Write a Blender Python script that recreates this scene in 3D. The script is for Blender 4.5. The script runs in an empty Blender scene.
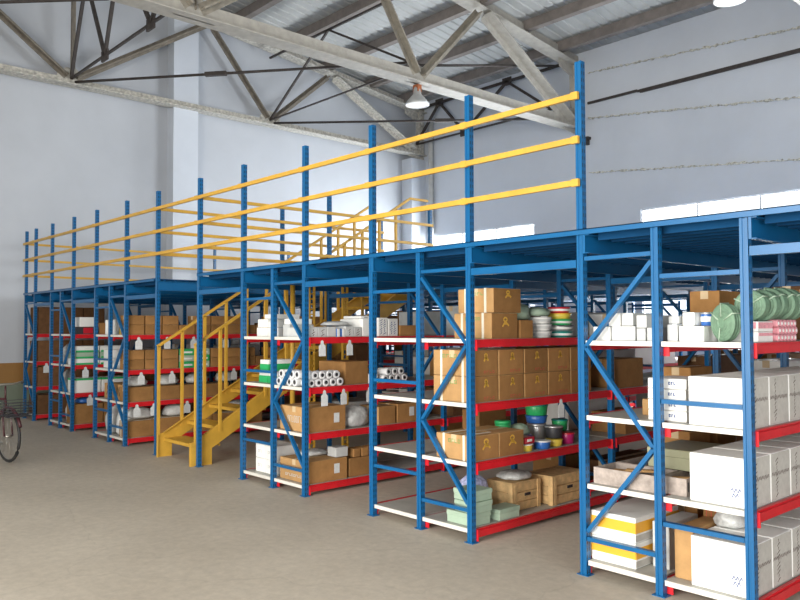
import bpy, math, random
from mathutils import Vector, Matrix
random.seed(7)
S = bpy.context.scene
col = S.collection
PI = math.pi
ORD = ['first','second','third','fourth','fifth','sixth','seventh','eighth','ninth','tenth','eleventh','twelfth','thirteenth','fourteenth']

# ------------------------------------------------------------------ materials
def new_mat(name):
    m = bpy.data.materials.new(name); m.use_nodes = True
    nt = m.node_tree; b = nt.nodes['Principled BSDF']
    return m, nt, b
def N(nt, t, **kw):
    n = nt.nodes.new(t)
    for k, v in kw.items():
        if k in n.inputs: n.inputs[k].default_value = v
        else: setattr(n, k, v)
    return n
def ramp(nt, stops):
    r = nt.nodes.new('ShaderNodeValToRGB'); e = r.color_ramp.elements
    while len(e) < len(stops): e.new(0.5)
    for i, (p, c) in enumerate(stops):
        e[i].position = p; e[i].color = (*c, 1)
    return r
def mat(name, c, rough=.5, metal=0., var=.12, scale=6., bump=0., bscale=60., rnd=0., detail=4, spec=.5):
    m, nt, b = new_mat(name); L = nt.links.new
    tc = N(nt, 'ShaderNodeTexCoord')
    no = N(nt, 'ShaderNodeTexNoise', Scale=scale, Detail=detail, Roughness=.6)
    L(tc.outputs['Object'], no.inputs['Vector'])
    lo = tuple(max(0, x*(1-var)) for x in c); hi = tuple(min(1, x*(1+var)) for x in c)
    r = ramp(nt, [(.3, lo), (.7, hi)]); L(no.outputs['Fac'], r.inputs['Fac'])
    out = r.outputs['Color']
    if rnd:
        oi = N(nt, 'ShaderNodeObjectInfo')
        mr = N(nt, 'ShaderNodeMapRange'); mr.inputs['To Min'].default_value = 1-rnd; mr.inputs['To Max'].default_value = 1+rnd
        L(oi.outputs['Random'], mr.inputs['Value'])
        hs = N(nt, 'ShaderNodeHueSaturation'); L(mr.outputs['Result'], hs.inputs['Value']); L(out, hs.inputs['Color']); out = hs.outputs['Color']
    L(out, b.inputs['Base Color'])
    b.inputs['Roughness'].default_value = rough; b.inputs['Metallic'].default_value = metal
    b.inputs['Specular IOR Level'].default_value = spec
    if bump:
        n2 = N(nt, 'ShaderNodeTexNoise', Scale=bscale, Detail=3.); L(tc.outputs['Object'], n2.inputs['Vector'])
        bp = N(nt, 'ShaderNodeBump', Strength=bump, Distance=.02); L(n2.outputs['Fac'], bp.inputs['Height']); L(bp.outputs['Normal'], b.inputs['Normal'])
    return m

M = {}
M['blue'] = mat('blue_paint', (.004,.105,.27), .33, var=.1, scale=3)
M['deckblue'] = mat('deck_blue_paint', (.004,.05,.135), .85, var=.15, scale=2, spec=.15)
M['red'] = mat('red_paint', (.60,.012,.02), .38, var=.12, scale=5)
M['yellow'] = mat('yellow_paint', (.60,.345,.045), .45, var=.12, scale=5)
M['cream'] = mat('cream_shelf_steel', (.70,.68,.62), .4, var=.06, scale=4)
M['shelf'] = mat('shelf_board', (.42,.41,.37), .55, var=.12, scale=5)
M['carton'] = mat('brown_cardboard', (.34,.175,.062), .85, var=.14, scale=9, rnd=.16, spec=.2)
M['carton2'] = mat('pale_cardboard', (.46,.27,.115), .85, var=.12, scale=9, rnd=.1, spec=.2)
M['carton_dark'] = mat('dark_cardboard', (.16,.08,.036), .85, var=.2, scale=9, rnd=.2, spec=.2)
M['tape'] = mat('packing_tape', (.62,.47,.28), .3, var=.06)
M['strap'] = mat('white_strapping', (.75,.70,.58), .4, var=.06)
M['white'] = mat('white_card', (.84,.84,.81), .6, var=.04, scale=5, rnd=.04)
M['pale'] = mat('pale_grey_card', (.56,.57,.56), .7, var=.08, scale=10, rnd=.08)
M['greyside'] = mat('grey_shade_and_bands', (.50,.48,.44), .75, var=.12, scale=16, rnd=.04)  # shade on aisle faces of white cartons, put into the colour; also bands
M['ink'] = mat('dark_ink', (.10,.06,.05), .8)
M['blueink'] = mat('blue_ink', (.05,.09,.25), .7)
M['yellowink'] = mat('yellow_ink', (.78,.45,.06), .7)
M['redink'] = mat('red_ink', (.50,.09,.05), .7)
M['greenink'] = mat('green_ink', (.16,.33,.10), .7)
M['paper'] = mat('tag_paper', (.66,.68,.68), .7, var=.1, scale=30)
M['orange'] = mat('orange_band', (.86,.42,.03), .6, var=.05)
M['green'] = mat('green_plastic', (.03,.42,.13), .35, var=.1)
M['palegreen'] = mat('pale_green_card', (.38,.50,.38), .6, var=.1, rnd=.08)
M['sage'] = mat('sage_hose', (.16,.27,.18), .6, var=.2, scale=20, bump=.3)
M['teal'] = mat('teal_plastic', (.01,.24,.21), .3, var=.1)
M['redpl'] = mat('red_plastic', (.52,.02,.035), .3, var=.1)
M['yelpl'] = mat('yellow_plastic', (.75,.58,.08), .35, var=.1)
M['blupl'] = mat('blue_plastic', (.03,.13,.42), .3, var=.1)
M['magpl'] = mat('magenta_plastic', (.42,.02,.13), .3, var=.1)
M['dark'] = mat('dark_goods', (.03,.03,.035), .5, var=.3)
M['silver'] = mat('silver_tin', (.55,.55,.55), .3, .7, var=.1)
M['pink'] = mat('pink_wrap', (.75,.33,.38), .5, var=.25, scale=40)
M['wood'] = mat('raw_crate_wood', (.62,.41,.19), .8, var=.25, scale=14, bump=.2, rnd=.05)
M['polybag'] = mat('clear_poly_bag', (.50,.51,.50), .22, var=.35, scale=14, bump=.5, bscale=25, rnd=.1)
M['bluebag'] = mat('bluish_poly_bag', (.40,.42,.62), .2, var=.5, scale=26, bump=.6, bscale=25)
M['sack'] = mat('white_woven_sack', (.66,.66,.64), .7, var=.12, scale=18, bump=.4, bscale=18)
M['roll'] = mat('white_roll', (.74,.74,.75), .45, var=.08)
M['truss'] = mat('mottled_grey_truss_paint', (.46,.44,.39), .75, var=.45, scale=16, detail=8, bump=.2)
M['trussn'] = mat('grey_truss_paint', (.37,.35,.31), .7, var=.15, scale=7, detail=6, bump=.1)
M['traymat'] = mat('grimy_tray', (.38,.32,.28), .6, var=.3, scale=18)
M['olive'] = mat('olive_tin', (.30,.30,.19), .5, var=.12)
M['trussm'] = mat('grey_brown_member_paint', (.27,.245,.20), .7, var=.2, scale=7, detail=6)
M['strut'] = mat('brown_grey_steel', (.20,.175,.14), .7, var=.25, scale=8)
M['darksteel'] = mat('dark_rusty_steel', (.045,.036,.032), .65, var=.4, scale=8)
M['purlin'] = mat('purlin_brown_grey', (.20,.175,.16), .75, var=.2, scale=4)
M['rope'] = mat('frayed_rope', (.55,.54,.48), .9, var=.6, scale=25, detail=8)
M['black'] = mat('black_rubber', (.02,.02,.02), .6)
M['bikeframe'] = mat('dark_maroon_frame', (.06,.015,.02), .35)
M['chrome'] = mat('worn_chrome', (.42,.40,.36), .35, .8, var=.1)
M['lampshade'] = mat('lamp_housing_grey', (.42,.43,.43), .4, .3)
M['rust'] = mat('rusty_bracket', (.30,.09,.03), .8, var=.4, scale=20)
M['pipe'] = mat('pale_pipe', (.62,.63,.62), .5)
M['frame'] = mat('window_frame_grey', (.55,.57,.58), .5)
M['ribroof'] = mat('roof_sheet', (.44,.45,.44), .8, var=.14, scale=1.2, detail=6)

# blue upright: painted post with punched slots on its faces
def upright_mat():
    m, nt, b = new_mat('blue_slotted_upright'); L = nt.links.new
    tc = N(nt, 'ShaderNodeTexCoord'); sp = N(nt, 'ShaderNodeSeparateXYZ'); L(tc.outputs['Object'], sp.inputs[0])
    def mth(op, a, v=None):
        n = nt.nodes.new('ShaderNodeMath'); n.operation = op
        if hasattr(a, 'node'): L(a, n.inputs[0])
        else: n.inputs[0].default_value = a
        if v is not None:
            if hasattr(v, 'node'): L(v, n.inputs[1])
            else: n.inputs[1].default_value = v
        return n.outputs[0]
    fz = mth('FRACT', mth('DIVIDE', sp.outputs['Z'], .05))
    zc = mth('LESS_THAN', mth('ABSOLUTE', mth('SUBTRACT', fz, .5)), .26)
    yc = mth('LESS_THAN', mth('ABSOLUTE', mth('SUBTRACT', mth('ABSOLUTE', sp.outputs['Y']), .012)), .0045)
    xs = mth('GREATER_THAN', mth('ABSOLUTE', sp.outputs['X']), .0235)
    hole = mth('MULTIPLY', mth('MULTIPLY', zc, yc), xs)
    mix = N(nt, 'ShaderNodeMix', data_type='RGBA'); L(hole, mix.inputs[0])
    mix.inputs[6].default_value = (.004,.105,.27,1); mix.inputs[7].default_value = (.01,.02,.045,1)
    L(mix.outputs[2], b.inputs['Base Color']); b.inputs['Roughness'].default_value = .32
    return m
M['upright'] = upright_mat()

def floor_mat():
    m, nt, b = new_mat('worn_concrete'); L = nt.links.new
    tc = N(nt, 'ShaderNodeTexCoord')
    n1 = N(nt, 'ShaderNodeTexNoise', Scale=.5, Detail=8., Roughness=.62); L(tc.outputs['Object'], n1.inputs['Vector'])
    n2 = N(nt, 'ShaderNodeTexNoise', Scale=14., Detail=6., Roughness=.7); L(tc.outputs['Object'], n2.inputs['Vector'])
    r1 = ramp(nt, [(.3, (.46,.405,.33)), (.72, (.61,.545,.45))]); L(n1.outputs['Fac'], r1.inputs['Fac'])
    r2 = ramp(nt, [(.3, (.84,.84,.84)), (.7, (1.06,1.06,1.06))]); L(n2.outputs['Fac'], r2.inputs['Fac'])
    mx = N(nt, 'ShaderNodeMix', data_type='RGBA', blend_type='MULTIPLY'); mx.inputs[0].default_value = 1
    L(r1.outputs[0], mx.inputs[6]); L(r2.outputs[0], mx.inputs[7])
    # fine meandering cracks
    mp = N(nt, 'ShaderNodeTexNoise', Scale=1.6, Detail=4.); L(tc.outputs['Object'], mp.inputs['Vector'])
    ad = N(nt, 'ShaderNodeMix', data_type='RGBA', blend_type='LINEAR_LIGHT'); ad.inputs[0].default_value = .35
    L(tc.outputs['Object'], ad.inputs[6]); L(mp.outputs['Color'], ad.inputs[7])
    vo = N(nt, 'ShaderNodeTexVoronoi', feature='DISTANCE_TO_EDGE', Scale=.28); L(ad.outputs[2], vo.inputs['Vector'])
    rc = ramp(nt, [(0, (.91,.91,.91)), (.003, (1,1,1))]); L(vo.outputs['Distance'], rc.inputs['Fac'])
    m3 = N(nt, 'ShaderNodeMix', data_type='RGBA', blend_type='MULTIPLY'); m3.inputs[0].default_value = 1
    L(mx.outputs[2], m3.inputs[6]); L(rc.outputs[0], m3.inputs[7]); L(m3.outputs[2], b.inputs['Base Color'])
    b.inputs['Roughness'].default_value = .6; b.inputs['Specular IOR Level'].default_value = .3
    bp = N(nt, 'ShaderNodeBump', Strength=.15, Distance=.01); L(n2.outputs['Fac'], bp.inputs['Height']); L(bp.outputs['Normal'], b.inputs['Normal'])
    return m
M['floor'] = floor_mat()

def wall_mat(name, upper, dado):
    m, nt, b = new_mat(name); L = nt.links.new
    tc = N(nt, 'ShaderNodeTexCoord'); sp = N(nt, 'ShaderNodeSeparateXYZ'); L(tc.outputs['Object'], sp.inputs[0])
    n1 = N(nt, 'ShaderNodeTexNoise', Scale=.7, Detail=6., Roughness=.6); L(tc.outputs['Object'], n1.inputs['Vector'])
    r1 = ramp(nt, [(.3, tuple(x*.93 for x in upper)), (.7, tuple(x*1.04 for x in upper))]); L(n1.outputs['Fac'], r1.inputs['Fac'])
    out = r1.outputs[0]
    if dado:
        rz = ramp(nt, [(0, (.17,.20,.15)), (.2095, (.30,.155,.045)), (.342, (1,1,1))]); rz.color_ramp.interpolation = 'CONSTANT'
        mr = N(nt, 'ShaderNodeMath', operation='DIVIDE'); mr.inputs[1].default_value = 3; L(sp.outputs['Z'], mr.inputs[0]); L(mr.outputs[0], rz.inputs['Fac'])
        g = N(nt, 'ShaderNodeMath', operation='GREATER_THAN'); g.inputs[1].default_value = 1.026; L(sp.outputs['Z'], g.inputs[0])
        mx = N(nt, 'ShaderNodeMix', data_type='RGBA'); L(g.outputs[0], mx.inputs[0]); L(rz.outputs[0], mx.inputs[6]); L(out, mx.inputs[7]); out = mx.outputs[2]
    L(out, b.inputs['Base Color']); b.inputs['Roughness'].default_value = .42; b.inputs['Specular IOR Level'].default_value = .45
    return m
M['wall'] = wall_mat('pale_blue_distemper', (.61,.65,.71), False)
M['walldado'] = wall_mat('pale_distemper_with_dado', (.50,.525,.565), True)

def glass_mat():
    m, nt, b = new_mat('window_glass'); L = nt.links.new
    t = N(nt, 'ShaderNodeBsdfTransparent'); g = N(nt, 'ShaderNodeBsdfGlossy', Roughness=.05)
    mx = N(nt, 'ShaderNodeMixShader'); mx.inputs[0].default_value = .05
    L(t.outputs[0], mx.inputs[1]); L(g.outputs[0], mx.inputs[2])
    L(mx.outputs[0], nt.nodes['Material Output'].inputs['Surface'])
    return m
M['glass'] = glass_mat()
def emit_mat(name, c, s):
    m, nt, b = new_mat(name)
    b.inputs['Base Color'].default_value = (*c, 1); b.inputs['Emission Color'].default_value = (*c, 1); b.inputs['Emission Strength'].default_value = s
    return m
M['lampglow'] = emit_mat('lamp_diffuser_glow', (.95,.97,1), 2.2)

# ------------------------------------------------------------------ mesh builder
class MB:
    def __init__(s): s.v = []; s.f = []; s.mi = []; s.cur = 0; s.sm = []
    def add(s, vs, fs, smooth=False):
        o = len(s.v); s.v += [tuple(v) for v in vs]
        for f in fs: s.f.append(tuple(i+o for i in f)); s.mi.append(s.cur); s.sm.append(smooth)
        return s
    def box(s, x0, x1, y0, y1, z0, z1):
        return s.add([(x0,y0,z0),(x1,y0,z0),(x1,y1,z0),(x0,y1,z0),(x0,y0,z1),(x1,y0,z1),(x1,y1,z1),(x0,y1,z1)],
                     [(0,3,2,1),(4,5,6,7),(0,1,5,4),(1,2,6,5),(2,3,7,6),(3,0,4,7)])
    def cbox(s, x0, x1, y0, y1, z0, z1, c=.004):    # chamfered box
        vs = []; idx = {}
        for i, (X, sx) in enumerate(((x0,1),(x1,-1))):
            for j, (Y, sy) in enumerate(((y0,1),(y1,-1))):
                for k, (Z, sz) in enumerate(((z0,1),(z1,-1))):
                    idx[i,j,k,0] = len(vs); vs.append((X, Y+sy*c, Z+sz*c))
                    idx[i,j,k,1] = len(vs); vs.append((X+sx*c, Y, Z+sz*c))
                    idx[i,j,k,2] = len(vs); vs.append((X+sx*c, Y+sy*c, Z))
        g = lambda *a: idx[a]
        fs = []
        fs += [(g(0,0,0,0),g(0,0,1,0),g(0,1,1,0),g(0,1,0,0)), (g(1,0,0,0),g(1,1,0,0),g(1,1,1,0),g(1,0,1,0))]
        fs += [(g(0,0,0,1),g(1,0,0,1),g(1,0,1,1),g(0,0,1,1)), (g(0,1,0,1),g(0,1,1,1),g(1,1,1,1),g(1,1,0,1))]
        fs += [(g(0,0,0,2),g(0,1,0,2),g(1,1,0,2),g(1,0,0,2)), (g(0,0,1,2),g(1,0,1,2),g(1,1,1,2),g(0,1,1,2))]
        for i in (0,1):
            for j in (0,1): fs.append((g(i,j,0,0),g(i,j,1,0),g(i,j,1,1),g(i,j,0,1)))
            for k in (0,1): fs.append((g(i,0,k,0),g(i,1,k,0),g(i,1,k,2),g(i,0,k,2)))
        for j in (0,1):
            for k in (0,1): fs.append((g(0,j,k,1),g(1,j,k,1),g(1,j,k,2),g(0,j,k,2)))
        for i in (0,1):
            for j in (0,1):
                for k in (0,1): fs.append((g(i,j,k,0),g(i,j,k,1),g(i,j,k,2)))
        return s.add(vs, fs)
    def extr(s, poly, p, q, up=(0,0,1), smooth=False):   # extrude a 2D outline from p to q
        p = Vector(p); q = Vector(q); d = (q-p).normalized(); up = Vector(up)
        if abs(d.dot(up)) > .99: up = Vector((0,1,0)) if abs(d.y) < .9 else Vector((1,0,0))
        r = d.cross(up).normalized(); u = r.cross(d)
        n = len(poly)
        vs = [p+r*a+u*b for a, b in poly] + [q+r*a+u*b for a, b in poly]
        fs = [(i, (i+1) % n, n+(i+1) % n, n+i) for i in range(n)] 
        s.add(vs, fs, smooth)
        s.add(vs, [tuple(range(n))[::-1], tuple(range(n, 2*n))])
        return s
    def bar(s, p, q, w, h, up=(0,0,1)):
        return s.extr([(-w/2,-h/2),(w/2,-h/2),(w/2,h/2),(-w/2,h/2)], p, q, up)
    def tee(s, p, q, w, h, t=.02, up=(0,0,1)):
        return s.extr([(-w/2,0),(w/2,0),(w/2,t),(t*.7,t),(t*.7,h),(-t*.7,h),(-t*.7,t),(-w/2,t)], p, q, up)
    def tube(s, pts, r, n=8, close=False):
        pts = [Vector(p) for p in pts]; m = len(pts); rings = []
        for i, p in enumerate(pts):
            a = pts[(i-1) % m] if (i or close) else p; b = pts[(i+1) % m] if (i < m-1 or close) else p
            d = (b-a).normalized(); up = Vector((0,0,1)) if abs(d.z) < .9 else Vector((1,0,0))
            e = d.cross(up).normalized(); g = e.cross(d)
            rr = r[i] if isinstance(r, (list, tuple)) else r
            rings.append([p+(e*math.cos(t)+g*math.sin(t))*rr for t in [2*PI*k/n for k in range(n)]])
        vs = [v for R in rings for v in R]; fs = []
        for i in range(m if close else m-1):
            j = (i+1) % m
            for k in range(n): fs.append((i*n+k, i*n+(k+1) % n, j*n+(k+1) % n, j*n+k))
        s.add(vs, fs, True)
        if not close: s.add(rings[0], [tuple(range(n))]); s.add(rings[-1], [tuple(range(n))])
        return s
    def lathe(s, prof, c=(0,0,0), ax='Z', n=20):        # profile of (radius, height)
        vs = []
        for r, h in prof:
            for k in range(n):
                t = 2*PI*k/n; a, b = r*math.cos(t), r*math.sin(t)
                v = {'Z': (a,b,h), 'Y': (a,h,b), 'X': (h,a,b)}[ax]
                vs.append((v[0]+c[0], v[1]+c[1], v[2]+c[2]))
        fs = [(i*n+k, i*n+(k+1) % n, (i+1)*n+(k+1) % n, (i+1)*n+k) for i in range(len(prof)-1) for k in range(n)]
        s.add(vs, fs, True)
        if prof[0][0] > 1e-4: s.add(vs[:n], [tuple(range(n))[::-1]])
        if prof[-1][0] > 1e-4: s.add(vs[-n:], [tuple(range(n))])
        return s
    def plate(s, poly, axis, a, b):        # polygon with thickness along an axis
        n = len(poly)
        def P(u, v, h): return {0: (h,u,v), 1: (u,h,v), 2: (u,v,h)}[axis]
        vs = [P(u, v, a) for u, v in poly]+[P(u, v, b) for u, v in poly]
        return s.add(vs, [tuple(range(n))[::-1], tuple(range(n, 2*n))]+[(i, (i+1) % n, n+(i+1) % n, n+i) for i in range(n)])
    def build(s, name, mats, parent=None, loc=None, rotz=0):
        me = bpy.data.meshes.new(name); me.from_pydata(s.v, [], s.f)
        for m in (mats if isinstance(mats, (list, tuple)) else [mats]): me.materials.append(M[m])
        me.polygons.foreach_set('material_index', s.mi); me.polygons.foreach_set('use_smooth', s.sm)
        import bmesh
        b = bmesh.new(); b.from_mesh(me); bmesh.ops.remove_doubles(b, verts=b.verts, dist=1e-6); bmesh.ops.recalc_face_normals(b, faces=b.faces); b.to_mesh(me); b.free()
        me.update()
        o = bpy.data.objects.new(name, me); col.objects.link(o)
        if parent: o.parent = parent
        if loc is not None: o.location = loc
        o.rotation_euler.z = rotz
        return o

def tag(o, label, cat, group=None):
    while len(label.split()) > 16 and ' the ' in label:      # keep labels within sixteen words
        i = label.rfind(' the '); label = label[:i]+' '+label[i+5:]
    o['label'] = label; o['category'] = cat
    if group: o['group'] = group
    return o
def empty(name, loc, label, cat, group=None):
    o = bpy.data.objects.new(name, None); o.empty_display_size = .1; col.objects.link(o); o.location = loc
    return tag(o, label, cat, group)
def struct(o): o['kind'] = 'structure'; return o

# ------------------------------------------------------------------ measures
X0, W, A, L_, = -1.984, 1.168, 1.055, 1.992
P_ = W+A
ZD, ZT = 2.37, 3.56
NB = 5
YW = 10.91; XW = -16.35; XE = 6.0; YF = -9.5
LV = [.10, .62, 1.087, 1.60]
LVN = ['bottom shelf', 'second shelf', 'third shelf', 'top shelf']
RXT = {0: (-3.102,-2.538,-1.967), 1: (-5.365,-4.739,-4.159), 2: (-7.64,-7.014,-6.430), 3: (-9.880,-9.28,-8.685),
       4: (-12.09,-11.505,-10.927), 5: (-14.18,-13.67,-13.10), 6: (-16.2,-15.654,-15.094), -1: (-.93,-.35,.24)}
def RX(k): return RXT[k]
RN = {0: 'the nearest rack', 1: 'the second rack', 2: 'the rack right of the stairs', 3: 'the rack behind the stairs', 4: 'the rack left of the stairs', 5: 'the second rack from the left wall', 6: 'the rack by the left wall'}
def roof_z(y): return 8.27+.125*(YW-y)

# ------------------------------------------------------------------ setting
o = MB().box(XW-.3, XE+.3, YF-.3, YW+.3, -.2, 0).build('floor', 'floor'); struct(o)
# left wall, with pilaster
m = MB().plate([(YF, 0), (YW, 0), (YW, roof_z(YW)+.1), (YF, roof_z(YF)+.1)], 0, XW-.3, XW)
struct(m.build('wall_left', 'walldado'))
SY0, SY1, SZ = -8.0, -1.5, 4.6       # made-up opening in the right wall, added for the side fill lamp
m = MB().plate([(SY1, 0), (YW, 0), (YW, roof_z(YW)+.1), (SY1, roof_z(SY1)+.1)], 0, XE, XE+.3)
m.plate([(YF, 0), (SY0, 0), (SY0, roof_z(SY0)+.1), (YF, roof_z(YF)+.1)], 0, XE, XE+.3)
m.plate([(SY0, SZ), (SY1, SZ), (SY1, roof_z(SY1)+.1), (SY0, roof_z(SY0)+.1)], 0, XE, XE+.3)
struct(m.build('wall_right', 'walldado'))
# back wall with two long windows
WIN = [(-15.75, -12.0), (-9.03, -2.5)]; WZ0, WZ1 = 1.70, 4.31
m = MB(); H = roof_z(YW)
m.box(XW-.3, XE+.3, YW, YW+.12, 0, WZ0); m.box(XW-.3, XE+.3, YW, YW+.12, WZ1, H)
m.box(XW-.3, WIN[0][0], YW, YW+.12, WZ0, WZ1); m.box(WIN[0][1], WIN[1][0], YW, YW+.12, WZ0, WZ1); m.box(WIN[1][1], XE+.3, YW, YW+.12, WZ0, WZ1)
struct(m.build('wall_back', 'wall'))
for i, (a, b) in enumerate(WIN):
    fr = MB(); n = max(2, round((b-a)/1.25))
    fr.box(a, b, YW+.02, YW+.07, WZ0, WZ0+.035); fr.box(a, b, YW+.02, YW+.07, WZ1-.03, WZ1)
    for k in range(n+1):
        x = a+.015+(b-a-.03)*k/n; fr.box(x-.015, x+.015, YW+.02, YW+.07, WZ0+.035, WZ1-.03)
    fr.box(a+.03, b-.03, YW+.03, YW+.06, 3.08, 3.11)
    f = fr.build('window_%d' % (i+1), 'frame'); struct(f)
    MB().box(a+.03, b-.03, YW+.043, YW+.047, WZ0+.03, WZ1-.03).build('pane', 'glass', f)
# front wall behind the camera with an unseen doorway added for the front light
DX0, DX1, DZ = -5.8, 1.6, 5.2
m = MB(); HF = roof_z(YF)
m.box(XW-.3, DX0, YF-.3, YF, 0, HF); m.box(DX1, XE+.3, YF-.3, YF, 0, HF); m.box(DX0, DX1, YF-.3, YF, DZ, HF)
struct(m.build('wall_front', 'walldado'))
# ribbed roof sheeting
m = MB(); y0, y1 = YF-.3, YW+.3; n = 92
pts = []
x = XW-.3; st = (XE+.6-XW)/n
prof = []
for i in range(n):
    a = x+i*st
    prof += [(a, 0), (a+st*.62, 0), (a+st*.7, .025), (a+st*.92, .025)]
prof.append((x+n*st, 0))
vs = []
for yy in (y0, y1):
    for a, h in prof: vs.append((a, yy, roof_z(yy)+h+.02))
k = len(prof)
m.add(vs, [(i, i+1, k+i+1, k+i) for i in range(k-1)])
for yy, s in ((y0, 0), (y1, 0)): pass
m.add([(XW-.3, y0, roof_z(y0)+.12), (XE+.3, y0, roof_z(y0)+.12), (XE+.3, y1, roof_z(y1)+.12), (XW-.3, y1, roof_z(y1)+.12)], [(0,1,2,3)])
struct(m.build('ceiling', 'ribroof'))
# wall pilasters and corner column (part of the shell)
struct(MB().box(XW, XW+.32, 3.15, 3.75, 0, roof_z(3.75)-.02).build('trim_1', 'wall'))
struct(MB().box(XW, XW+.42, 10.35, YW, 0, 6.55).build('trim_2', 'wall'))
o = MB().tube([(-15.62, YW-.09, 0), (-15.62, YW-.09, 7.6)], .075, 12).build('rain_pipe', 'pipe'); tag(o, 'pale vertical rain pipe in the far corner beside the corner column', 'pipe')

# purlins
PY = [10.1, 8.85, 7.4, 5.95, 4.5, 3.05, 1.6, .15, -1.3]
for i, y in enumerate(PY):
    z = roof_z(y)-.012
    poly = [(0,0),(.16,0),(.16,-.02),(.02,-.02),(.02,-.2),(.16,-.2),(.16,-.22),(0,-.22)]
    m = MB(); n = len(poly)
    m.add([(XW+.01, y+a, z+b) for a, b in poly]+[(XE-.01, y+a, z+b) for a, b in poly], [tuple(range(n))[::-1], tuple(range(n, 2*n))]+[(j, (j+1) % n, n+(j+1) % n, n+j) for j in range(n)])
    o = m.build('purlin', 'purlin'); tag(o, '%s brown-grey roof purlin counted from the back wall under the roof sheets' % ORD[i], 'purlin', 'roof purlins')

# roof trusses --------------------------------------------------------------
ZC = 6.42
def truss(X, label, zc, mc, nodes_b, nodes_t, wc=.26, wd_=.12, me='strut'):
    r = empty('roof_truss', (X, YW, zc), label, 'roof truss', 'roof trusses')
    def Lc(p): return (p[0]-X, p[1]-YW, p[2]-zc)
    zt = lambda y: roof_z(y)-.36
    m = MB(); m.tee(Lc((X, YW-.02, zc)), Lc((X, YF+.05, zc)), wc, wc*(.8 if mc == 'trussn' else .5), .022); m.build('bottom_chord', mc, r)
    m = MB(); m.tee(Lc((X, YW-.02, zt(YW))), Lc((X, YF+.05, zt(YF))), wc*1.1, wc*(.85 if mc == 'trussn' else .6), .022); m.build('top_chord', mc, r)
    # end post and plate
    m = MB(); m.bar(Lc((X, YW-.16, zc)), Lc((X, YW-.16, zt(YW)+.02)), .16, .16); m.build('end_post', mc, r)
    m = MB().plate([(-.62,-.05),(-.02,-.12),(-.02,.42),(-.3,.5),(-.62,.2)], 0, -.012, .012); m.build('gusset_plate', mc, r)
    m = MB().plate([(-.75, zt(YW)-zc-.1),(-.02, zt(YW)-zc-.35),(-.02, zt(YW)-zc+.1),(-.75, zt(YW)-zc+.17)], 0, -.012, .012); m.build('gusset_plate', mc, r)
    for y in nodes_b:
        m = MB().plate([(y-YW-.34,.0),(y-YW+.34,.0),(y-YW+.26,.24),(y-YW+.1,.36),(y-YW-.1,.36),(y-YW-.26,.24)], 0, -.014, .014); m.build('gusset_plate', mc, r)
    # diagonals, zigzag between bottom and top nodes
    seq = sorted([(y, 0) for y in nodes_b+[YW-.35]]+[(y, 1) for y in nodes_t], reverse=True)
    for (ya, a), (yb, b) in zip(seq, seq[1:]):
        if a == b: continue
        za = zt(ya)-.0 if a else zc+.1; zb = zt(yb) if b else zc+.1
        big = ya > YW-1
        m = MB(); w_ = wd_*1.7 if big else wd_
        pa, pb = Vector((X, ya-(0 if big else .0), za)), Vector((X, yb, zb)); d = (pb-pa).normalized()
        m.tee(Lc(pa+d*.12), Lc(pb-d*.12), w_, w_*.8, .02, (1,0,0)); m.build('diagonal', mc if big else me, r)
    for y in nodes_b[1:]:
        m = MB(); m.tee(Lc((X, y, zc+.15)), Lc((X, y, zt(y))), .1, .08, .016, (0,1,0)); m.build('vertical_web', 'strut', r)
    return r
truss(-16.0, 'far mottled grey roof truss running close along the left wall', 6.66, 'truss', [5.65, .9, -3.9], [7.5, 4.0, -2.9, -6], .30, .15)
truss(-10.65, 'near painted roof truss crossing above the racks with the lamp under it', 6.40, 'trussn', [5.6, .9, -3.9], [7.4, 4.1, -1.9, -6], .34, .19, 'trussm')
truss(-4.15, 'nearest roof truss, only its lower edge in the top right corner', 6.40, 'truss', [5.6, .9, -3.9], [7.4, 4.1, -1.9, -6])

# lattice bracing between trusses, X direction
def lattice(y, xa, xb, zb, zt, nodes, label, mt='darksteel', w=.06):
    r = empty('bracing_lattice', (xa, y, zb), label, 'roof bracing', 'lattice bracing between the trusses')
    f = lambda x, z: (x-xa, 0, z-zb)
    MB().bar(f(xa, zb), f(xb, zb), w*.7, w*.7).build('lower_chord', mt, r)
    MB().bar(f(xa, zt), f(xb, zt), w, w).build('upper_chord', mt, r)
    for (x1, a), (x2, b) in zip(nodes, nodes[1:]):
        MB().bar(f(x1, zt if a else zb), f(x2, zt if b else zb), w, w).build('diagonal', mt, r)
    for x1, a in nodes[1:-1]:
        z = zt if a else zb
        if a and w < .06: continue
        MB().box(x1-xa-.14, x1-xa+.14, -.02, .02, z-zb-.1, z-zb+.1).build('joint_plate', mt, r)
lattice(10.6, -16.0, -10.9, 6.98, 8.0, [(-16.0,0),(-15.05,1),(-14.1,0),(-12.6,1),(-11.2,0)], 'dark lattice bracing along the back wall under the eaves')
lattice(.9, -16.0, -10.65, 6.8, 8.6, [(-16.0,0),(-15.2,1),(-14.2,0),(-13.5,1),(-12.2,0),(-10.7,1)], 'dark lattice bracing between the far and near truss at the top left')
lattice(5.65, -16.0, -10.65, 6.8, 8.35, [(-16.0,0),(-13.6,1),(-10.7,0)], 'dark lattice bracing rising from the middle joint of the far truss', w=.045)
def rod(p, q, label, r=.028, plate=None):
    m = MB(); m.tube([p, q], r, 8)
    o = m.build('tie_rod', 'darksteel'); tag(o, label, 'tie rod', 'thin tie rods between the trusses')
    if plate:
        c = Vector(p).lerp(Vector(q), plate); d = (Vector(q)-Vector(p)).normalized()
        MB().bar(c-d*.22, c+d*.22, .09, .08).build('splice_plate', 'darksteel', o)
rod((-15.9, .95, 6.72), (-10.7, 5.5, 6.82), 'thin dark tie rod from the far truss left joint to the near truss middle joint', plate=.43)
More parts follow.
